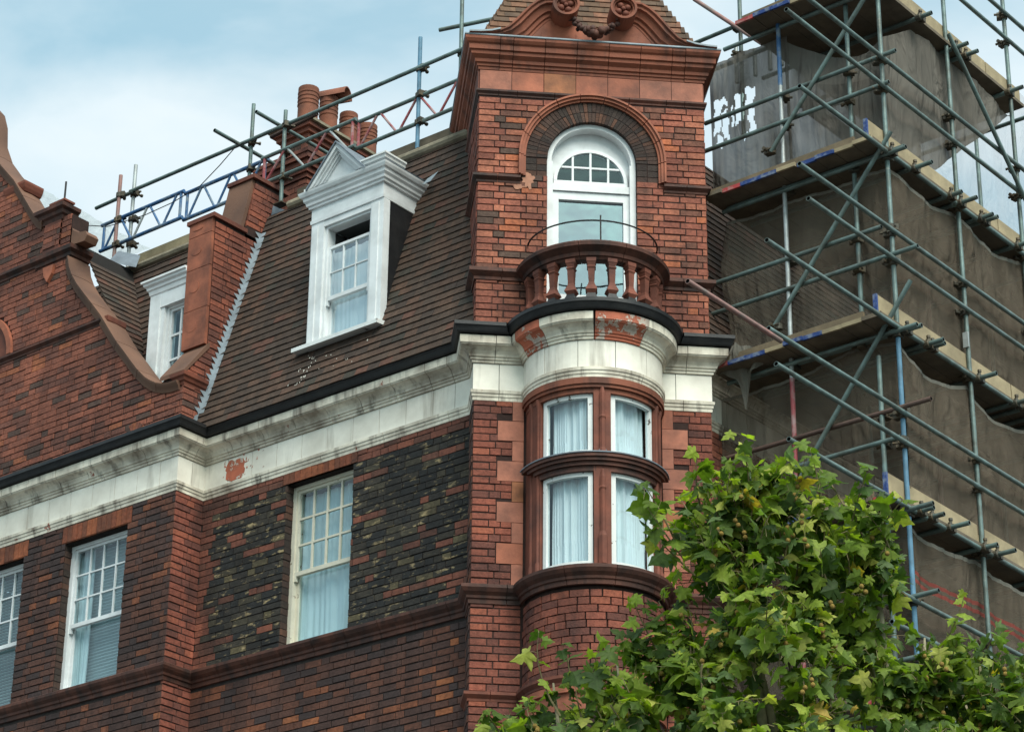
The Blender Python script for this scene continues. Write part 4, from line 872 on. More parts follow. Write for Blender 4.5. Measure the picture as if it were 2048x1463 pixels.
coping([(MX-x, z) for x, z in rv], .05, .02, -.28, 'terracotta_brown', gtop, flip=-1); coping([(MX-x+.04, z) for x, z in up], .05, .02, -.26, 'terracotta_brown', gtop, flip=-1)
# pier foot mouldings
def capbox(mb, x0, x1, y0, y1, prof): sweep(mb, [(x0, y1), (x0, y0), (x1, y0), (x1, y1)], prof)
m = MB(); capbox(m, -18.96, XP, YG, 17.78, [(-.1, 13.29), (.01, 13.295), (.015, 13.33), (.03, 13.34), (.04, 13.37), (.06, 13.39), (.065, 13.43), (-.1, 13.445)]); m.build('pier_cap', 'terracotta_dark', gtop)
m = MB(); m.hexa([(-19.22, YG-.02, 13.42), (XP+.015, YG-.02, 13.42), (XP+.015, 17.80, 13.86), (-19.22, 17.80, 13.86), (-19.22, YG-.02, 13.47), (XP+.015, YG-.02, 13.47), (XP+.015, 17.80, 13.93), (-19.22, 17.80, 13.93)]); m.build('weathering', 'terracotta_brown', gtop)
m = MB(); m.add([(x, y, z) for x in (-19.21, XP-.004) for y, z in ((YG, 13.3), (YG, 13.41), (17.80, 13.85), (17.9, 13.3))], [(0, 1, 2, 3), (4, 7, 6, 5), (0, 4, 5, 1), (1, 5, 6, 2)]); m.build('weathering_core', 'mortar', gtop)
m = MB(); capbox(m, -21.50, -20.94, YG, 17.74, [(-.2, 15.48), (0, 15.485), (.01, 15.53), (.03, 15.54), (.035, 15.58), (.075, 15.61), (.08, 15.66), (-.2, 15.70)]); m.build('pier_cap', 'terracotta_black', gtop)
m = MB(); m.box(FG, -21.42, -21.14, -.2, .03, 15.70, 16.12); m.build('pier', 'terracotta_dark', gtop)
PB = Bricks()
for k in range(205, 216): pass
lay(GB, frame((0, YG-.03), (1, 0), (0, -1)), rzS, 15.72, 16.1, lambda z: [(-21.42, -21.14)], 'gable')
m = MB(); capbox(m, -21.46, -21.12, YG-.03, 17.64, [(-.16, 16.08), (0, 16.085), (.015, 16.13), (.04, 16.15), (.05, 16.19), (.085, 16.215), (.09, 16.26), (-.05, 16.29), (-.16, 16.29)]); m.build('pier_cap', 'terracotta_black', gtop)
m = MB(); m.box(FG, -21.40, -21.17, -.15, -.02, 16.285, 16.38); m.box(FG, -21.42, -21.15, -.17, 0, 16.365, 16.39); m.build('pier_block', 'terracotta_dark', gtop)
m = MB(); m.prism(FG, [(-21.14, 15.70), (-20.72, 15.67), (-20.68, 15.74), (-20.72, 15.80), (-20.84, 15.82), (-20.93, 15.87), (-20.98, 15.95), (-21.0, 16.08), (-21.14, 16.08)], -.18, .0); m.build('console', 'terracotta_brown', gtop)
m = MB(); m.prism(FG, [(-21.36, 15.49), (-21.18, 15.49), (-21.20, 15.38), (-21.27, 15.28), (-21.34, 15.38)], 0, .05); m.build('corbel', 'terracotta', gtop)
m = MB(); capbox(m, -20.36, -20.21, YG+.02, 17.74, [(-.05, 14.45), (.015, 14.455), (.03, 14.48), (.035, 14.52), (.035, 14.535), (-.05, 14.55)]); m.build('coping_kneeler', 'terracotta_dark', gtop)
m = MB(); capbox(m, -22.22, -21.93, YG+.02, 17.73, [(-.05, 16.74), (.02, 16.75), (.04, 16.79), (.055, 16.84), (.055, 16.87), (-.05, 16.89)]); m.build('coping_kneeler', 'terracotta_dark', gtop)
q = Vector((-21.27, YG+.1, 16.39)); m = MB(); m.tube(q, q+Vector((0, 0, .30)), .012, 6); m.build('spike', 'iron', gtop)
# windows
for (a, b), lb in (((AX0, AX1), 'white sash window with venetian blind below the gable'), ((BX0, BX1), 'white sash window cut by the left edge of view')):
    sash(gable, FG, a, b, GZ0+.005, GZ1-.01, -.10, 4, 3, 10.92, 'paint', label=lb, bar=.009)
m = MB()
for i in range(46): z = 10.1+i*.037; m.hexa([FG(AX0+.16, -.30, z), FG(AX1-.02, -.30, z), FG(AX1-.02, -.27, z+.012), FG(AX0+.16, -.27, z+.012), FG(AX0+.16, -.302, z+.003), FG(AX1-.02, -.302, z+.003), FG(AX1-.02, -.272, z+.015), FG(AX0+.16, -.272, z+.015)])
m.quad(FG(AX0+.16, -.31, 10.1), FG(AX1-.02, -.31, 10.1), FG(AX1-.02, -.31, 11.8), FG(AX0+.16, -.31, 11.8))
tag(m.build('venetian_blind', 'blind'), 'slatted white venetian blind in the window left of the brick pilaster', 'blind')
m = MB()
for i in range(46): z = 10.1+i*.037; m.hexa([FG(BX0+.1, -.30, z), FG(BX1-.03, -.30, z), FG(BX1-.03, -.27, z+.012), FG(BX0+.1, -.27, z+.012), FG(BX0+.1, -.302, z+.003), FG(BX1-.03, -.302, z+.003), FG(BX1-.03, -.272, z+.015), FG(BX0+.1, -.272, z+.015)])
tag(m.build('venetian_blind', 'blind'), 'slatted white venetian blind in the window at the left edge', 'blind')
drape(FG, AX0+.05, AX0+.26, 10.1, 11.8, -.22, 'narrow grey curtain at the left of the blind in the pilaster side window', .012, .9)
# --- party wall rising through the roof
def fin_y(z): return (17.775, 18.25) if z < 15.47 else (18.235+.2*(z-15.5), 18.86)
FX0 = -19.235
pw = MB()
for prof in ([(17.78, 12.9), (17.78, 15.49), (18.6, 15.49), (18.6, 12.9)], [(18.24, 15.4), (18.39, 16.26), (18.86, 16.26), (18.86, 15.4)]):
    k = 4; pw.add([(FX0, y, z) for y, z in prof]+[(XP-.004, y, z) for y, z in prof], [(0, 1, 2, 3), (7, 6, 5, 4)]+[(i, (i+1) % 4, 4+(i+1) % 4, 4+i) for i in range(4)])
party = pw.build('party_wall', 'mortar', gable); party['label'] = 'brick party wall rising in steps through the roof'
GB.cur = party
lay(GB, frame((XP-.004, 0), (0, 1), (1, 0)), rzE, 13.36, 15.47, lambda z: [(17.78 if z > 13.9 else max(YG, YG+(z-13.42)*.72), min(ym(z)+.03, 18.6))], 'fin')
lay(GB, frame((XP-.004, 0), (0, 1), (1, 0)), rzE, 15.53, 16.25, lambda z: [(18.25+.17*(z-15.5), 18.85)], 'fin')
emit(GB.items, 'brick', 'brickwork', gable, 'brick', gable, 300)
FF = frame((0, 17.775), (1, 0), (0, -1))
zz = 13.90
for h_ in (.47, .52, .42, .18):
    m = MB(); m.box(FF, FX0, XP-.012, -.02, .035+random.uniform(-.003, .003), zz+.004, zz+h_-.004); b_ = m.build('terracotta_block', 'terracotta', party); zz += h_
    m = MB(); uu = (FX0+XP)/2-.05
    m.prism(FF, [(uu+.08*math.cos(a_*math.pi/8), zz-h_*.45+(.16 if a_ < 9 else .12)*h_*2*.5*math.sin(a_*math.pi/8)) for a_ in range(16)], .03, .04); m.build('panel_relief', 'terracotta', party)
m = MB(); m.box(frame((0, 0), (1, 0), (0, 1)), FX0-.03, XP+.03, 17.72, 18.26, 15.485, 15.535); m.build('coping_stone', 'terracotta_dark', party)
m = MB(); y0, y1 = 18.235, 18.385
m.hexa([(FX0-.02, y0-.05, 15.535), (XP-.02, y0-.05, 15.535), (XP-.02, y0, 15.535), (FX0-.02, y0, 15.535), (FX0-.02, y1-.05, 16.24), (XP-.02, y1-.05, 16.24), (XP-.02, y1, 16.24), (FX0-.02, y1, 16.24)]); m.build('facing', 'terracotta_brown', party)
m = MB(); m.box(frame((0, 0), (1, 0), (0, 1)), FX0-.03, XP+.03, 18.31, 18.90, 16.245, 16.295); m.build('coping_stone', 'terracotta_dark', party)
m = MB(); m.add([(XP+.01, 18.62, 15.75), (XP+.01, 18.86, 15.75), (XP+.01, 18.86, 16.05), (XP+.01, 18.66, 16.02)], [(0, 1, 2, 3)]); m.build('lead_soaker', 'lead', party)
# --- mansard behind the gable and its dormer
m = MB(); bed(m, -28.3, FX0, -19.84, FX0, 13.32, 15.0); m.quad((-28.3, ym(zt), zt), (XP, ym(zt), zt), (XP, 27, zt+.5), (-28.3, 27, zt+.5)); gm_ = m.build('mansard_roof', 'tile_bed', gable)
GT = []; tiles(GT, (0, ym(zb), zb), (1, 0, 0), MT, MN, lambda h: minus([(-22, FX0)], [(-19.86, FX0+.1)] if 13.4 < hz(h) < 15.05 else []), 0, Hm-.05, 'tile'); emit_tiles(GT, gm_, 0)
# valley slope running back from the gable
va = Vector((-20.96, 17.80, 14.2)); 
VT = []; V2 = Vector((-.55, 0, 1)).normalized(); tiles(VT, (-20.05, 0, 13.9), (0, 1, 0), V2, Vector((1, 0, .55)).normalized(), lambda h: [(17.78, 17.9+h*.42)], 0, 1.95, 'tile'); emit_tiles(VT, gm_, 0)
m = MB(); m.quad((-20.05, 17.78, 13.9), (-20.05, 18.1, 13.9), (-21.1, 19.2, 15.85), (-21.1, 17.78, 15.85)); m.build('valley_slope', 'tile_bed', gm_)
m = MB(); m.path([(-21.4, ym(zt)-.03, zt+.01), (FX0, ym(zt)-.03, zt+.01)], .05, 8); m.box(frame((0, ym(zt)), (1, 0), (0, -1)), -21.3, FX0, -.1, .03, zt-.14, zt-.02); m.build('lead_roll', 'lime', gm_)
m = MB(); m.add([(-21.25, 18.3, 15.9), (-20.9, 18.45, 15.78), (-20.95, 18.55, 16.0), (-21.3, 18.5, 16.15)], [(0, 1, 2, 3)]); m.build('lead_saddle', 'lead', gm_)
m = MB(); m.box(FD, -19.87, -19.70, -.12, 0, 13.3, 14.80); m.box(FD, -19.70, FX0, -.12, -.004, 14.62, 14.80); d2 = m.build('dormer', 'paint', gable); d2['label'] = 'white flat topped dormer squeezed behind the gable'
m = MB(); m.box(FD, -19.70, -19.64, -.12, -.02, 13.3, 14.62); m.build('casing', 'paint', d2)
m = MB(); sweep(m, [(-19.87, 18.5), (-19.87, 17.80), (FX0, 17.80)], [(0, 14.80), (.01, 14.81), (.02, 14.86), (.035, 14.87), (.04, 14.90), (.065, 14.92), (.07, 14.945), (.09, 14.955), (.09, 14.98), (0, 14.99)]); m.build('entablature', 'paint', d2)
m = MB(); m.add([FD(-19.872, 0, 13.4), FD(-19.872, -.8, 15.0), FD(-19.872, 0, 15.0)], [(0, 1, 2)]); m.build('cheek', 'lead', d2)
sash(gable, FD, -19.64, FX0+.02, 13.3, 14.62, -.06, 2, 3, 13.64, 'paint', fw=.035, label='small paned dormer window partly hidden by the party wall', bar=.013)
drape(FD, -19.6, FX0, 13.3, 14.5, -.24, 'cream curtain behind the small dormer window above the gable', .01)
# --- chimney
ch = MB(); cx0, cx1, cy0, cy1 = -19.70, -19.05, 19.40, 20.95
def cbox(mb, e, z0, z1): mb.hexa([(cx0-e, cy0-e, z0), (cx1+e, cy0-e, z0), (cx1+e, cy1+e, z0), (cx0-e, cy1+e, z0), (cx0-e, cy0-e, z1), (cx1+e, cy0-e, z1), (cx1+e, cy1+e, z1), (cx0-e, cy1+e, z1)])
cbox(ch, -.01, 15.8, 17.0); cbox(ch, -.13, 17.0, 17.6); chim = ch.build('chimney', 'mortar', gable); chim['label'] = 'corbelled brick chimney stack with four clay pots'
CHB = Bricks()
for fr, rz_, a, b in ((frame((0, cy0+.01), (1, 0), (0, -1)), rzS, cx0+.01, cx1-.01), (frame((cx1-.01, 0), (0, 1), (1, 0)), rzE, cy0+.01, cy1-.01)): lay(CHB, fr, None, 15.8, 16.95, lambda z: [(a, b)], 'gable')
for fr, rz_, a, b in ((frame((0, cy0+.13), (1, 0), (0, -1)), rzS, cx0+.13, cx1-.13), (frame((cx1-.13, 0), (0, 1), (1, 0)), rzE, cy0+.13, cy1-.13)): lay(CHB, fr, None, 17.22, 17.5, lambda z: [(a, b)], 'gable')
emit(CHB.items, 'brick', 'chimney_brickwork', chim, 'brick', gable, 0)
for e, z0, z1, mt in ((.02, 16.80, 16.86, 'terracotta_dark'), (.05, 16.86, 16.93, 'terracotta_dark'), (.09, 16.93, 17.0, 'terracotta_dark'), (.125, 17.0, 17.07, 'terracotta_dark'), (.14, 17.07, 17.12, 'terracotta_dark'), (-.09, 17.44, 17.50, 'terracotta_dark'), (-.05, 17.50, 17.56, 'terracotta_dark'), (-.01, 17.56, 17.62, 'terracotta_dark'), (.03, 17.62, 17.655, 'lime'), (.10, 17.12, 17.15, 'lime')):
    m = MB(); cbox(m, e, z0, z1); m.build('corbel_course', mt, chim)
for i, y in enumerate((19.68, 20.05, 20.42, 20.78)):
    m = MB(); rr_ = (.128, .115, .115, .12)[i]; H = (.62, .66, .60, .60)[i]; prof = [(rr_*1.0, 0), (rr_*.99, H*.5)]
    for j in range(4): z = H*(.58+.09*j); prof += [(rr_*.98, z), (rr_*1.05, z+.01), (rr_*1.05, z+.03), (rr_*.98, z+.035)]
    prof += [(rr_*1.02, H-.02), (rr_*1.02, H), (rr_*.8, H), (rr_*.8, H-.2)]
    m.lathe((-19.36, y, 17.655), prof, 18); pt = m.build('chimney_pot', 'pot', chim, 'auto')
    if i == 1:
        m = MB(); k = 10; ax_ = Vector((-.75, -.25, 0)).normalized(); sd_ = Vector((-ax_.y, ax_.x, 0)); c = Vector((-19.36, y, 17.655+H-.02)); vs = []
        for s_ in (-.26, .17):
            for r_ in (.125, .108):
                for j in range(k+1): t = math.pi*j/k; vs.append(c+ax_*s_+sd_*(r_*math.cos(t))+Vector((0, 0, r_*math.sin(t)*1.1)))
        n = k+1; fs = []
        for j in range(k): fs += [(j, j+1, 2*n+j+1, 2*n+j), (n+j, n+j+1, 3*n+j+1, 3*n+j), (j, j+1, n+j+1, n+j), (2*n+j, 2*n+j+1, 3*n+j+1, 3*n+j)]
        m.add(vs, fs); o = m.build('chimney_cowl', 'pot', chim, True); o['label'] = 'half round clay hood'
# ================================================================== scaffolding
_tube = {}
def tube(parent, a, b, mat='steel', name='tube', r=.0242):
    a, b = Vector(a), Vector(b); L_ = (b-a).length; key = (mat, r)
    if key not in _tube:                    # unit tube, the dark inside its ends painted near-black, stretched along z
        m = MB(); sg = 12; prof = [(r*.82, .012), (r*.82, 0), (r, 0), (r, 1), (r*.82, 1), (r*.82, .988)]
        m.lathe((0, 0, 0), prof, sg); me = m.mesh('tube', mat, smooth='auto'); me.materials.append(M['hollow_shade'])
        for p in me.polygons:
            if len(p.vertices) == sg or max(math.hypot(*me.vertices[v].co[:2]) for v in p.vertices) < r*.9: p.material_index = 1
        _tube[key] = me
    d = (b-a).normalized(); mat4 = d.to_track_quat('Z', 'Y').to_matrix().to_4x4() @ Matrix.Diagonal((1, 1, L_, 1)); mat4.translation = a
    return inst(name, _tube[key], parent, None, matrix=mat4)
_cp = []
def coupler(parent, p, d=Vector((0, 0, 1)), ang=0):
    if not _cp:
        m = MB(); m.lathe((0, 0, -.03), [(.026, 0), (.034, .004), (.034, .05), (.026, .056)], 10); m.tube((.03, -.03, 0), (.03, .07, 0), .012, 6); m.tube((-.02, .03, .01), (.09, .03, .01), .012, 6)
        F_ = lambda u, n, z: (u, n, z); m.box(F_, .02, .065, -.03, .035, -.025, .03); m.tube((.03, .07, 0), (.03, .09, 0), .018, 6); _cp.append(m.mesh('coupler', 'coupler', smooth='auto'))
    d = Vector(d).normalized(); q = d.to_track_quat('Z', 'Y').to_matrix().to_4x4() @ Matrix.Rotation(ang, 4, 'Z') @ Matrix.Scale(1.2, 4); q.translation = Vector(p); return inst('coupler', _cp[0], parent, None, matrix=q)
# --- guard rail along the roof edge
YR = 18.72
rail = thing('roof_guardrail', (-18.7, YR, zt+.05), 'galvanised tube guard rail with lattice beams along the mansard roof edge', 'guardrail')
posts = [(-21.51, 15.90, 17.33, 'steel_pink', 18.62), (-21.36, 16.0, 17.47, 'steel_pale', YR), (-19.33, 15.95, 17.60, 'steel', YR), (-18.72, 16.0, 17.26, 'steel', YR-.06), (-16.64, 15.98, 17.47, 'steel_light_blue', YR-.04), (-16.06, 15.98, 18.4, 'steel', YR)]
for x, z0, z1, mt, y in posts:
    tube(rail, (x, y, z0), (x, y, z1), mt, 'post')
    m = MB(); m.box(frame((x, y), (1, 0), (0, 1)), -.07, .07, -.06, .06, z0-.012, z0); m.build('base_plate', 'coupler', rail)
    for zc_ in (17.05, 16.70, 16.35):
        if zc_ < z1: coupler(rail, (x, y, zc_), ang=random.uniform(2.5, 4))
yy = YR-.055
tube(rail, (-21.98, yy, 17.04), (-21.30, yy, 17.05), 'steel', 'rail'); tube(rail, (-21.36, yy-.005, 17.065), (-15.95, yy-.005, 17.055), 'steel', 'rail'); tube(rail, (-19.05, yy+.1, 17.06), (-18.3, yy+.1, 17.11), 'steel_rust', 'rail')
tube(rail, (-19.45, YR-.5, 17.05), (-19.45, YR+.9, 17.05), 'steel', 'transom_tube'); tube(rail, (-18.92, YR-.35, 17.18), (-18.92, YR+1.6, 17.18), 'steel', 'transom_tube'); tube(rail, (-16.35, YR-.05, 17.45), (-15.4, YR+.25, 17.45), 'steel', 'rail')
def lattice(x0, x1, z0, z1, y, chord, lace, nseg, lab):
    m = MB(); m.tube((x0, y, z1), (x1, y, z1), .0242, 10); lb = m.build('lattice_beam', chord, rail, 'auto'); lb['label'] = lab
    m = MB(); m.tube((x0, y, z0), (x1, y, z0), .0242, 10); m.build('bottom_chord', chord, lb, 'auto')
    for i in range(nseg):
        a = x0+.08+(x1-x0-.16)*i/nseg; b = x0+.08+(x1-x0-.16)*(i+1)/nseg; m = MB(); m.tube((a, y, z1 if i % 2 else z0), (b-.04, y, z0 if i % 2 else z1), .015, 8); m.build('lacing', lace[i % len(lace)], lb, 'auto')
    for x in (x0+.05, x1-.05): m = MB(); m.tube((x, y, z0), (x, y, z1), .018, 8); m.build('lacing', lace[0], lb, 'auto')
lattice(-21.80, -20.35, 16.36, 16.72, yy-.03, 'steel_blue', ['steel_blue', 'steel_blue', 'steel_pale'], 5, 'blue laced lattice beam'); lattice(-20.40, -19.0, 16.36, 16.72, yy+.03, 'steel_blue', ['steel_blue'], 5, 'blue lattice beam behind the party wall'); lattice(-19.05, -17.55, 16.355, 16.705, yy-.03, 'steel', ['steel_red', 'steel_pale'], 4, 'grey lattice beam with red lacing above the dormer'); lattice(-17.60, -15.95, 16.345, 16.69, yy+.02, 'steel', ['steel_red'], 5, 'red laced lattice beam beside the turret')
def plank(name, mat, parent, a, b, up, out_, th, wd, lab=None, cat=None):
    """board from a to b, width wd along up, thickness th along out_"""
    a, b, up, out_ = Vector(a), Vector(b), Vector(up), Vector(out_); m = MB()
    m.hexa([a, b, b+out_*th, a+out_*th, a+up*wd, b+up*wd, b+up*wd+out_*th, a+up*wd+out_*th]); o = m.build(name, mat, parent); return o
plank('toe_board', 'board_old', rail, (-18.55, YR+.03, zt+.06), (-15.82, YR+.05, zt+.06), (0, 0, 1), (0, 1, 0), .038, .26)
plank('toe_board', 'board', rail, (-21.3, YR+.03, zt+.06), (FX0, YR+.03, zt+.06), (0, 0, 1), (0, 1, 0), .038, .26)
# white sheeting of the temporary roof behind the gable
def ypl(px, py, y): d = at(px, py, 1)-CAM; return CAM+d*((y-CAM.y)/d.y)
def xpl(px, py, x): d = at(px, py, 1)-CAM; return CAM+d*((x-CAM.x)/d.x)
A_, B_, C_, D_ = ypl(60, 365, 19.6), ypl(300, 497, 19.6), ypl(235, 520, 19.1), ypl(60, 470, 19.1); m = MB(); k = 16; rr = random.Random(4)
g = [[A_.lerp(B_, i/k).lerp(D_.lerp(C_, i/k), j/6)+Vector((0, rr.uniform(-.03, .03), rr.uniform(-.015, .015))) for i in range(k+1)] for j in range(7)]
for j in range(6):
    for i in range(k): m.quad(g[j][i], g[j][i+1], g[j+1][i+1], g[j+1][i])
tag(m.build('plastic_sheeting', 'sheeting', None, True, fix=False), 'translucent white plastic sheeting sloping down behind the stepped gable', 'sheeting')
m = MB(); p = [ypl(x, y, 18.5) for x, y in ((160, 450), (215, 453), (290, 430), (345, 405), (400, 372), (440, 330), (470, 295), (488, 285))]; m.path(p, .006, 5); tag(m.build('cable', 'iron'), 'thin dark cable slung along the roof guard rail', 'cable')
# --- the big scaffold against the side street wall
XO, XI, YE = -11.26, -12.45, 19.70
scaf = thing('scaffold', (-12, 22, .12), 'tall galvanised tube scaffold wrapped round the side of the corner house', 'scaffold')
DECKS = (16.47, 14.515, 12.56, 10.70, 8.75)
YS = (19.70, 21.10, 22.50, 23.90, 25.30, 26.70)
for i, y in enumerate(YS):
    if i: tube(scaf, (XO, y, .12), (XO, y, 18.6), 'steel', 'standard'); tube(scaf, (XI, y, .12), (XI, y, 17.8), random.choice(['steel', 'steel_pink']), 'standard')
tube(scaf, (XO, YE, 12.5), (XO, YE, 18.6), 'steel', 'standard'); tube(scaf, (XO+.002, YE, .12), (XO+.002, YE, 12.5), 'steel_light_blue', 'standard')
tube(scaf, (XI, YE-.05, 15.72), (XI, YE-.05, 17.6), 'steel_blue', 'standard'); tube(scaf, (XI, YE-.05, 12.35), (XI, YE-.05, 15.72), 'steel_pale', 'standard'); tube(scaf, (XI, YE-.05, .12), (XI, YE-.05, 12.35), 'steel_red', 'standard')
tube(scaf, (-11.66, YE+.02, 12.62), (-11.66, YE+.02, 16.44), 'steel', 'puncheon'); tube(scaf, (-11.45, YE-.06, 8.8), (-11.45, YE-.06, 12.30), 'steel', 'puncheon')
xl = XO+.05
LED = [(15.245, 17.85, 'steel'), (15.585, 18.18, 'steel'), (14.475, 18.03, 'steel'), (13.60, 17.97, 'steel'), (13.285, 18.1, 'steel'), (12.535, 17.36, 'steel'), (11.64, 17.34, 'steel'), (11.33, 17.44, 'steel'), (10.66, 17.6, 'steel'), (9.75, 19.3, 'steel'), (9.42, 19.2, 'steel'), (8.72, 18.5, 'steel'), (17.2, 19.2, 'steel'), (17.55, 19.3, 'steel')]
for z, y0, mt in LED:
    tube(scaf, (xl, y0, z), (xl, 26.9, z+.01), mt, 'ledger')
    for y in YS[:4]: coupler(scaf, (XO, y, z), ang=random.uniform(-.4, .6))
tube(scaf, (xl, 16.1, 11.61), (xl-.01, 17.55, 11.60), 'steel_pink', 'ledger')
ye = YE-.07
for z, x0, x1, mt in ((15.60, -13.40, -11.05, 'steel'), (15.265, -13.7, -11.15, 'steel'), (13.67, -13.36, -11.33, 'steel'), (13.33, -13.6, -10.94, 'steel'), (11.69, -13.3, -10.90, 'steel_rust'), (11.39, -13.3, -11.25, 'steel'), (9.78, -12.6, -10.95, 'steel'), (14.46, -13.2, -11.0, 'steel'), (12.50, -13.2, -11.0, 'steel'), (10.64, -13.0, -10.95, 'steel'), (9.2, -12.5, -10.95, 'steel')):
    tube(scaf, (x0, ye, z), (x1, ye, z+.005), mt, 'end_ledger')
    for x in (XI, -11.66 if z > 12.4 else -11.45, XO): coupler(scaf, (x, ye+.05, z), ang=random.uniform(3.6, 5))
for a, b in (((-11.05, 16.66), (-12.55, 14.93)), ((-11.13, 14.66), (-12.66, 12.85)), ((-11.01, 12.96), (-12.60, 10.93))): tube(scaf, (a[0], ye-.055, a[1]), (b[0], ye-.055, b[1]), 'steel', 'brace')
tube(scaf, (xl+.05, 20.98, 16.52), (xl+.05, 23.4, 14.27), 'steel', 'brace'); tube(scaf, (xl+.05, 21.0, 18.4), (xl+.05, 19.75, 17.0), 'steel', 'brace')
for x, y in ((XI, ye-.05), (-12.58, ye-.04)): coupler(scaf, (-12.55, ye-.03, 14.95 if x == XI else 12.93))
# transoms poking out under the decks
TRS = {1: (19.64, 20.08, 20.8, 21.0, 21.42, 21.5, 22.2, 22.9), 2: (19.72, 20.12, 20.2, 21.12, 21.88, 22.05, 22.3, 22.5, 23.2), 3: (19.78, 19.98, 20.32, 20.98, 21.22, 22.1, 22.32, 23), 0: (19.66, 20.4, 21.15, 21.35, 22.3, 22.9), 4: (19.8, 20.5, 21.2)}
for d, ys in TRS.items():
    for y in ys: tube(scaf, (-13.15, y, DECKS[d]-.03), (-11.0+random.uniform(-.05, .04), y, DECKS[d]-.03), 'steel', 'transom_tube'); coupler(scaf, (XO+.08, y, DECKS[d]-.03), Vector((1, 0, 0)))
# decks: boards running along the wall with banded ends
for di, z in enumerate(DECKS):
    for i in range(9):
        if di == 0 and i < 2: continue
        x0 = -13.25+i*.2255; y0 = 19.36+random.uniform(-.02, .03); dz = random.uniform(0, .008); m = MB(); Fb = frame((0, 0), (1, 0), (0, 1)); m.box(Fb, x0, x0+.22, y0, 22.75 if di == 0 else 27, z+dz, z+.038+dz); bd = m.build('scaffold_board', 'board_old', scaf)
        m = MB(); m.box(Fb, x0-.001, x0+.221, y0-.004, y0+.022, z+dz-.002, z+.041+dz); m.build('end_band', ('board', 'board_old', 'band_red', 'band_blue', 'band_blue', 'board', 'band_blue', 'band_blue', 'board')[(i+di) % 9], bd)
    for y0, y1 in ((19.38, 22.0), (22.02, 22.78 if di == 0 else 25.2)):
        plank('toe_board', 'board', scaf, (XO-.06, y0, z+.045), (XO-.06, y1, z+.045), (0, 0, 1), (1, 0, 0), .036, .215)
    m = MB(); m.box(frame((0, 0), (1, 0), (0, 1)), XO-.063, XO-.021, 19.372, 19.40, z+.043, z+.263); m.build('end_band', 'band_blue', scaf)
    plank('toe_board', 'board_dull', scaf, (-12.8 if di == 0 else -13.3, 19.50, z+.045), (-11.5, 19.47, z+.045), (0, 0, 1), (0, 1, 0), .036, .13)
plank('toe_board', 'board_old', scaf, (-12.35, 19.9, 15.5), (-12.35, 24, 15.5), (0, 0, 1), (1, 0, 0), .03, .2)
for x, y, z in ((-12.3, 20.3, 13.7), (-12.35, 20.0, 11.7)): plank('inner_rail_board', 'steel_rust', scaf, (x, y, z), (x, y+2.2, z+.02), (0, 0, 1), (1, 0, 0), .03, .12)
# lap plate with two bolts on the second standard
m = MB(); m.box(frame((XO, 21.1), (1, 0), (0, 1)), -.03, .03, -.04, -.022, 12.88, 13.05); m.build('lap_plate', 'steel_pale', scaf)
# upper rails over the roof beside the turret
up_ = thing('roof_scaffold', (-13.3, 21.5, zt+.1), 'short tube guard rail on the roof between turret and scaffold netting', 'guardrail')
for x, y in ((-13.55, 20.6), (-12.7, 20.6)): tube(up_, (x, y, zt+.1), (x, y, 18.2), 'steel', 'post'); coupler(up_, (x, y, 17.35)); coupler(up_, (x, y, 17.0))
for z in (17.35, 16.9): tube(up_, (-14.3, 20.55, z), (-12.2, 20.55, z+.02), 'steel', 'rail')
tube(up_, (-14.1, 20.5, 17.9), (-13.2, 20.5, 16.95), 'steel_pink', 'brace')
for x, h in ((-13.75, .5), (-13.5, .35), (-13.3, .55), (-13.15, .4)): tube(up_, (x, 20.8, 16.8), (x, 20.8, 16.8+h), 'steel_pale', 'stub')
# further scaffold far down the side street
far = thing('far_scaffold', (-13, 33, .12), 'far rust red and grey scaffold with pale netting at the right edge', 'scaffold')
for y in (29, 31, 33, 35, 37):
    for x, mt in ((-10.6, 'steel'), (-11.8, 'steel_red')): tube(far, (x, y, .12), (x, y, 25), mt, 'standard')
for z in (15.5, 16.5, 17.5, 18.5, 19.5, 20.5, 21.5, 22.5):
    tube(far, (-10.55, 28, z), (-10.55, 38, z), 'steel', 'ledger')
    for y in (29, 31, 33): tube(far, (-12.4, y-.05, z-.1), (-10.2, y-.05, z-.1), 'steel', 'transom_tube')
for y in (29, 31, 33): tube(far, (-10.5, y, 15), (-10.5, y+2, 19), 'steel_rust', 'brace')
# --- debris netting
def net(label, fn, nu, nv, mat='net', keep=None, matfn=None):
    m = MB(); g = [[fn(i/nu, j/nv) for i in range(nu+1)] for j in range(nv+1)]
    for j in range(nv):
        for i in range(nu):
            if keep and not keep((i+.5)/nu, (j+.5)/nv): continue
            m.quad(g[j][i], g[j][i+1], g[j+1][i+1], g[j+1][i])
    o = m.build('debris_netting', mat, None, True, fix=False)
    if mat == 'net' and not keep:
        o.data.materials.append(M['net_edge'])
        for k, p in enumerate(o.data.polygons):
            if k//nu >= nv-1: p.material_index = 1
    return tag(o, label, 'netting', 'netting sheets on the scaffold')
def L2(a, b, t): return a+(b-a)*t
def wr(u, z, s): return .022*math.sin(u*7+s+.5*z)+.010*math.sin(u*19+s*2+z*.8)+.012*math.sin(z*1.3+s+u)+.004*math.sin(u*53+z*1.5)+.003*math.sin(u*97+s-z)
YN = 19.80
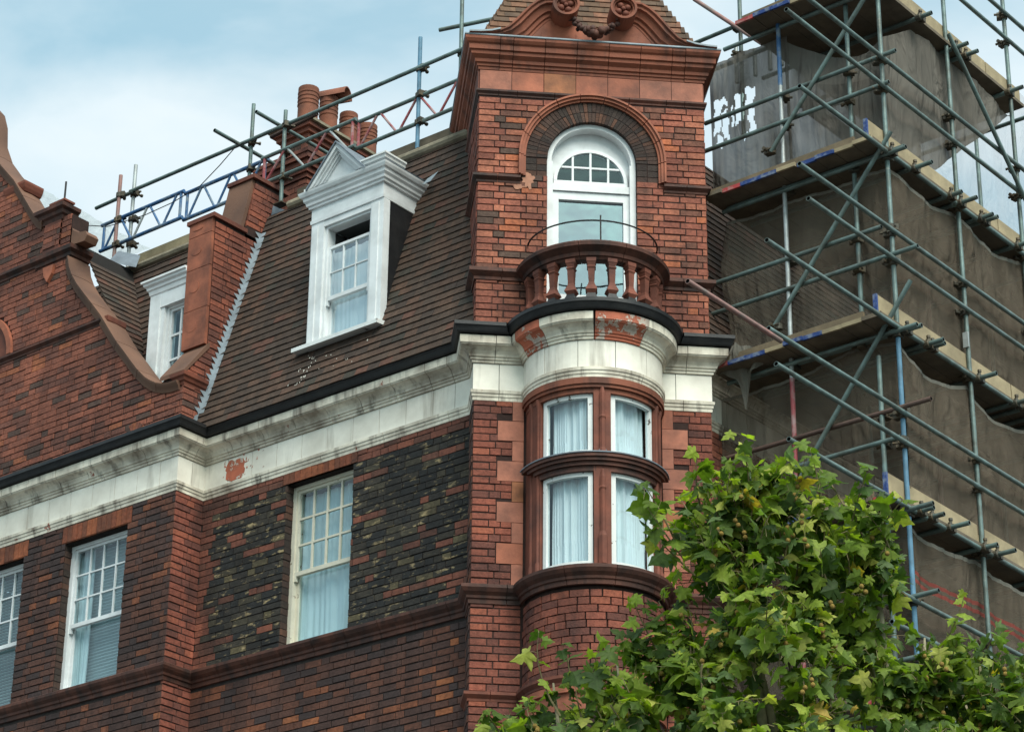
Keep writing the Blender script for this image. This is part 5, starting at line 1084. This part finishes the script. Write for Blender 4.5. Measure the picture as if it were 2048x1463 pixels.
def tears():
    rr = random.Random(21); T = []
    for x0, x1, z0, z1 in ((-13.42, -13.33, 15.55, 15.95), (-13.30, -13.22, 15.45, 15.80), (-13.18, -13.15, 15.55, 15.86), (-13.12, -13.00, 15.58, 15.92), (-12.97, -12.87, 15.72, 15.95), (-12.93, -12.86, 15.40, 15.70), (-13.3, -13.24, 15.86, 15.98), (-13.02, -12.96, 15.34, 15.40), (-13.38, -13.31, 15.38, 15.52)): T.append((x0, x1, z0, z1, rr.uniform(-.4, .4)))
    return T
TE = tears()
def keepN1(u, v):
    x = L2(-13.46, XI, u); z = L2(14.72, 16.42, v)
    for x0, x1, z0, z1, k in TE:
        xx = x+k*(z-z0)*.25
        if x0+.012*math.sin(z*37) < xx < x1+.012*math.sin(z*29) and z0+.02*math.sin(x*60) < z < z1+.02*math.sin(x*45): return False
    return True
net('grey debris netting with ragged torn holes beside the turret pediment', lambda u, v: (L2(-13.46, XI, u), YN+.0+wr(u*.9, v*1.7, 1), L2(14.72, 16.42-.015*math.sin(u*math.pi), v)), 70, 110, 'net_dense', keep=keepN1)
def top2(x): return 16.38-.47*math.sin(min(1, (x+12.45)/.95)*math.pi/2)+.03*max(0, x+11.6)
net('grey netting sagging like a hammock under the topmost deck', lambda u, v: (L2(XI-.05, XO-.06, u), YN+.03+wr(u, v*1.5, 2)+(.12*math.sin(u*math.pi)*max(0, v-.7)/.3), L2(14.72, top2(L2(XI, XO-.06, u)), v)), 40, 50, 'net_dense')
def N3(u, v):
    y = L2(YN, 22.62, u); zt_ = 15.95+.42*min(1, (y-YN)/.65) if y < 20.45 else 16.37+.05*math.sin((y-20.45)*2); zb_ = 14.80 if y < 20.75 else L2(14.80, 16.36, (y-20.75)/1.87); return (XO-.06+wr(u*2, v, 3), y, L2(zb_, zt_, v)+.0)
net('grey netting on the street face below the top deck with slanting lower edge', N3, 70, 36, 'net_dense')
net('brown grey netting between turret and corner standard under the upper deck', lambda u, v: (L2(-13.30+.05*math.sin(v*7), XO-.06, u), YN+wr(u*2, v*1.7, 4), L2(12.72, 14.42, v)), 80, 50)
def sag(y, per=1.4, a=.11): t = ((y-19.7) % per)/per; return a*4*t*(1-t)
net('grey netting along the street face in the second lift', lambda u, v: (XO-.06+wr(u*5, v*1.7, 5), L2(YN, 26.5, u), L2(12.72, 14.46-sag(L2(YN, 26.5, u)), v)), 120, 40)
net('brown grey netting across the scaffold end below the middle deck', lambda u, v: (L2(-13.42, XO-.06, u), YN+wr(u*2, v*1.7, 6), L2(10.86, 12.47-.05*math.sin(u*6), v)), 80, 50)
net('grey netting along the street face in the third lift', lambda u, v: (XO-.06+wr(u*5, v*1.7, 7), L2(YN, 26.5, u), L2(10.86, 12.48-sag(L2(YN, 26.5, u), 1.4, .15), v)), 120, 40)
net('grey netting across the scaffold end behind the tree', lambda u, v: (L2(-13.42, XO-.06, u), YN+wr(u*2, v*1.7, 8), L2(8.9, 10.6, v)), 60, 40)
n9 = net('grey netting with a thin red stripe in the lowest lift on the right', lambda u, v: (XO-.06+wr(u*5, v*1.7, 9), L2(YN, 26.5, u), L2(8.9, 10.62-sag(L2(YN, 26.5, u), 1.4, .1), v)), 120, 40)
n9.data.materials.append(M['net_red'])
for k, p in enumerate(n9.data.polygons):
    if k//120 in (27, 29): p.material_index = 2
def flap(u, v): x = L2(-13.22, -12.72, u); return (x, YE-.16+.05*math.sin(u*9+v*4), 12.95-.25*u*(1-v)-v*(.42+.40*math.exp(-((u-.55)/.16)**2))+.02*math.sin(u*20))
net('pale torn flap of netting hanging off the middle deck beside the turret cornice', flap, 30, 24, 'net_edge')
net('very pale thin netting far along the roof scaffold', lambda u, v: (-12.7+wr(u*3, v, 3), L2(20.9, 29, u), L2(15.2, 18.6, v)), 30, 12, 'net_pale')
# ================================================================== plane tree
TP = at(1760, 1900, 19.6); base = Vector((TP.x, TP.y, .12))
tree = thing('plane_tree', base, 'leafy green plane tree hung with seed balls in front of the scaffold', 'tree')
POLY = [(930, 1480), (975, 1430), (1040, 1400), (1100, 1385), (1165, 1345), (1195, 1300), (1275, 1245), (1335, 1160), (1345, 1090), (1315, 1030), (1330, 990), (1385, 965), (1405, 915), (1450, 900), (1485, 885), (1535, 940), (1590, 905), (1635, 915), (1660, 970), (1690, 995), (1735, 955), (1785, 1020), (1805, 1080), (1785, 1150), (1765, 1225), (1830, 1265), (1900, 1265), (1960, 1275), (2060, 1300), (2300, 1310), (2300, 1900), (930, 1900)]
def inpoly(x, y):
    c = False; j = len(POLY)-1
    for i in range(len(POLY)):
        (xi, yi), (xj, yj) = POLY[i], POLY[j]
        if (yi > y) != (yj > y) and x < (xj-xi)*(y-yi)/(yj-yi)+xi: c = not c
        j = i
    return c
def edged(x, y):
    d = 1e9
    for (ax_, ay), (bx, by) in zip(POLY, POLY[1:]+POLY[:1]):
        vx, vy = bx-ax_, by-ay; t = max(0, min(1, ((x-ax_)*vx+(y-ay)*vy)/(vx*vx+vy*vy))); d = min(d, math.hypot(x-ax_-t*vx, y-ay-t*vy))
    return d
rr = random.Random(42)
HALF = [(0, .02), (.16, -.07), (.34, -.12), (.50, -.04), (.42, .05), (.36, .10), (.52, .18), (.70, .36), (.52, .40), (.36, .40), (.27, .45), (.34, .60), (.26, .70), (.12, .82), (0, 1.06)]
def leaf_mesh(seed):
    q = random.Random(seed); vs = []; fs = []; curl = q.uniform(-.25, .6); fold = q.uniform(.02, .6); tw_ = q.uniform(-.5, .5)
    def P(x, y): x *= q.uniform(.93, 1.07); return (x, y, -fold*abs(x)+curl*(y-.4)**2*(-1)+tw_*x*(y-.3)+.03*math.sin(9*x+7*y))
    for s in (1, -1):
        b = len(vs); vs.append((0, .34, .03)); pts = [(0, y, 0) if x == 0 else P(s*x*q.uniform(.9, 1.1), y) for x, y in HALF]; pts[-1] = (0, 1.06, -curl*.4); vs += pts
        fs += [(b, b+1+i, b+2+i) if s > 0 else (b, b+2+i, b+1+i) for i in range(len(pts)-1)]
    return vs, fs
LEAVES = [leaf_mesh(s) for s in range(16)]
LC = [lin(c) for c in ((100, 122, 42), (118, 138, 48), (80, 102, 40), (136, 154, 58), (156, 168, 72), (64, 86, 40), (98, 120, 72), (170, 172, 84), (182, 154, 72))]; LW = [5, 5, 5, 4, 2.6, 5, 3, 1.2, .4]
leafs = []; twigs = MB(); fruits = []
centre = at(1700, 1500, 20.0)
def add_leaf(p, outd, size):
    tocam = (CAM-p).normalized()
    nrm_ = (Vector((0, 0, 1))*rr.uniform(.1, .9)+outd*rr.uniform(0, .6)+tocam*rr.uniform(-.1, .9)+Vector((rr.gauss(0, .45), rr.gauss(0, .45), rr.gauss(0, .3)))).normalized()
    tip = outd*rr.uniform(.2, 1)+Vector((rr.gauss(0, .5), rr.gauss(0, .5), -rr.uniform(.1, .9))); tip = (tip-nrm_*tip.dot(nrm_)).normalized(); sx = tip.cross(nrm_)
    m4 = Matrix((sx*size, tip*size, nrm_*size)).transposed().to_4x4(); m4.translation = p
    leafs.append((m4, rr.randrange(16), rr.choices(range(9), LW)[0], abs(nrm_.dot(tocam))*size*size, p))
def shoot(a, b, n, big=.148, r=.008, bend=None):
    L_ = (b-a).length; bend = bend or Vector((rr.gauss(0, .12), rr.gauss(0, .12), rr.uniform(.0, .15)))*L_; pts = []
    for i in range(6): t = i/5; pts.append(a.lerp(b, t)+bend*4*t*(1-t)*.4)
    twigs.path(pts, [r*(1-.75*i/5) for i in range(6)], 5); d = (b-a).normalized()
    for i in range(n):
        t = .12+.88*(i+rr.uniform(-.3, .3))/max(1, n-1); t = max(.05, min(1, t)); k = min(4, int(t*5)); p = pts[k].lerp(pts[k+1], t*5-k)
        an = i*2.4+rr.uniform(-.6, .6); x = d.orthogonal().normalized(); y = d.cross(x); side = x*math.cos(an)+y*math.sin(an); outd = (side+d*.5).normalized(); pet = p+outd*rr.uniform(.03, .07)
        twigs.path([p, pet], [.0022, .0016], 3); add_leaf(pet, outd, big*rr.uniform(.5, 1.18)*(1-.25*(t > .85)))
        if rr.random() < .11 and (p-CAM).length < 19.75:
            q = p+Vector((0, 0, -rr.uniform(.05, .13)))+(CAM-p).normalized()*.08; twigs.path([p, p.lerp(q, .5)+side*.02, q], .0016, 3); fruits.append(q)
            if rr.random() < .6: q2 = q+Vector((rr.uniform(-.03, .03), rr.uniform(-.03, .03), -.04)); fruits.append(q2)
cnt = 0; limbs = [at(x, y, d) for x, y, d in ((1500, 1250, 19.6), (1620, 1150, 19.7), (1720, 1250, 19.9), (1400, 1330, 19.5), (1250, 1440, 19.4), (1850, 1380, 19.7), (1980, 1420, 19.8), (1600, 1420, 19.6), (1120, 1480, 19.4), (1750, 1120, 19.8), (1470, 1080, 19.7))]
while cnt < 680:
    x, y = rr.uniform(930, 2250), rr.uniform(870, 1850)
    if not inpoly(x, y): continue
    if y > 1500 and rr.random() < .72: continue
    if x > 2090 and rr.random() < .6: continue
    e = edged(x, y); thick = min(1.7, .25+e*.0052); dd = 19.7+thick*rr.choice((-1, -1, 1))*rr.random()**.6*.75
    gap = math.sin(x*.021+1.3)*math.sin(y*.026+.4)+.5*math.sin(x*.047+y*.031)
    if gap > .5 and e < 190 and x < 1740: continue
    b = at(x, y, dd); near = min(limbs, key=lambda q: (q-b).length); dirn = (b-near)
    a = b-(dirn.normalized()*.45+Vector((rr.gauss(0, .12), rr.gauss(0, .12), rr.uniform(.12, .4)))).normalized()*rr.uniform(.3, .55)
    shoot(a, b, rr.choice((6, 7, 8, 9))); cnt += 1
for (x0, y0), (x1, y1), n, d in (((1120, 1430), (1078, 1262), 5, 19.3), ((1140, 1400), (1125, 1285), 4, 19.35), ((1180, 1390), (1200, 1285), 5, 19.3), ((1860, 1330), (1930, 1185), 6, 19.5), ((1500, 1030), (1480, 868), 8, 19.4), ((1575, 1130), (1592, 885), 9, 19.35), ((1700, 1060), (1738, 932), 7, 19.5), ((1400, 1010), (1395, 905), 6, 19.4), ((1350, 1080), (1285, 965), 6, 19.3), ((1370, 1120), (1292, 1010), 5, 19.3), ((1390, 1150), (1295, 1060), 6, 19.3), ((1760, 1060), (1805, 1000), 5, 19.5), ((1330, 1330), (1265, 1195), 6, 19.4), ((1010, 1480), (968, 1420), 5, 19.3), ((1960, 1330), (1990, 1260), 5, 19.5), ((1540, 1080), (1555, 930), 6, 19.45), ((1640, 1080), (1620, 900), 7, 19.4)):
    shoot(at(x0, y0, d+.1), at(x1, y1, d), n+2, .16, .009)
# trunk and limbs
m = MB(); fork = base+Vector((0, 0, 3.6)); m.path([base, base+Vector((.03, .02, 1.2)), base+Vector((-.02, .05, 2.6)), fork], [.24, .20, .18, .17], 12); m.build('trunk', 'bark', tree, True)
for i, q in enumerate(limbs):
    m = MB(); s_ = fork.lerp(q, .05); md = fork.lerp(q, .5)+Vector((rr.gauss(0, .15), rr.gauss(0, .15), .25)); m.path([fork+Vector((0, 0, -.15)), fork.lerp(md, .5)+Vector((0, 0, .1)), md, md.lerp(q, .55)+Vector((rr.gauss(0, .05), rr.gauss(0, .05), .05)), q, q+Vector((rr.gauss(0, .08), rr.gauss(0, .08), .45))], [.09, .07, .05, .035, .022, .008], 8); m.build('limb', 'bark', tree, True)
o = twigs.build('twigs', 'twig', tree, fix=False); o['kind'] = 'stuff'
def vis(p): x, y = pix(p); return 0 < x < 2048 and 0 < y < 1463
leafs.sort(key=lambda t: -(t[3]/((t[4]-CAM).length**6) if vis(t[4]) else 0)); rest = MB(); _lm = {}
for k, (m4, li, ci, sc, p) in enumerate(leafs):
    if k < 300:
        if (li, ci) not in _lm: mm = MB(); mm.add(*LEAVES[li], LC[ci]); _lm[(li, ci)] = mm.mesh('leaf', 'leaf', smooth=True, fix=False)
        inst('leaf', _lm[(li, ci)], tree, None, matrix=m4)
    else: vs, fs = LEAVES[li]; rest.add([m4 @ Vector(v) for v in vs], fs, shade(LC[ci], rr.uniform(.85, 1.15)))
o = rest.build('foliage', 'leaf', tree, True, fix=False); o['kind'] = 'stuff'
fm = MB(); fm.lathe((0, 0, 0), [(.020*math.sin(math.pi*j/7)*(1.0 if j % 2 else .93), -.020*math.cos(math.pi*j/7)) for j in range(1, 7)], 8); fme = fm.mesh('seed_ball', 'fruit', smooth=True)
for q in fruits[:290]: inst('seed_ball', fme, tree, q)
print('LEAVES', len(leafs), 'FRUIT', len(fruits), 'OBJ', len(bpy.data.objects))
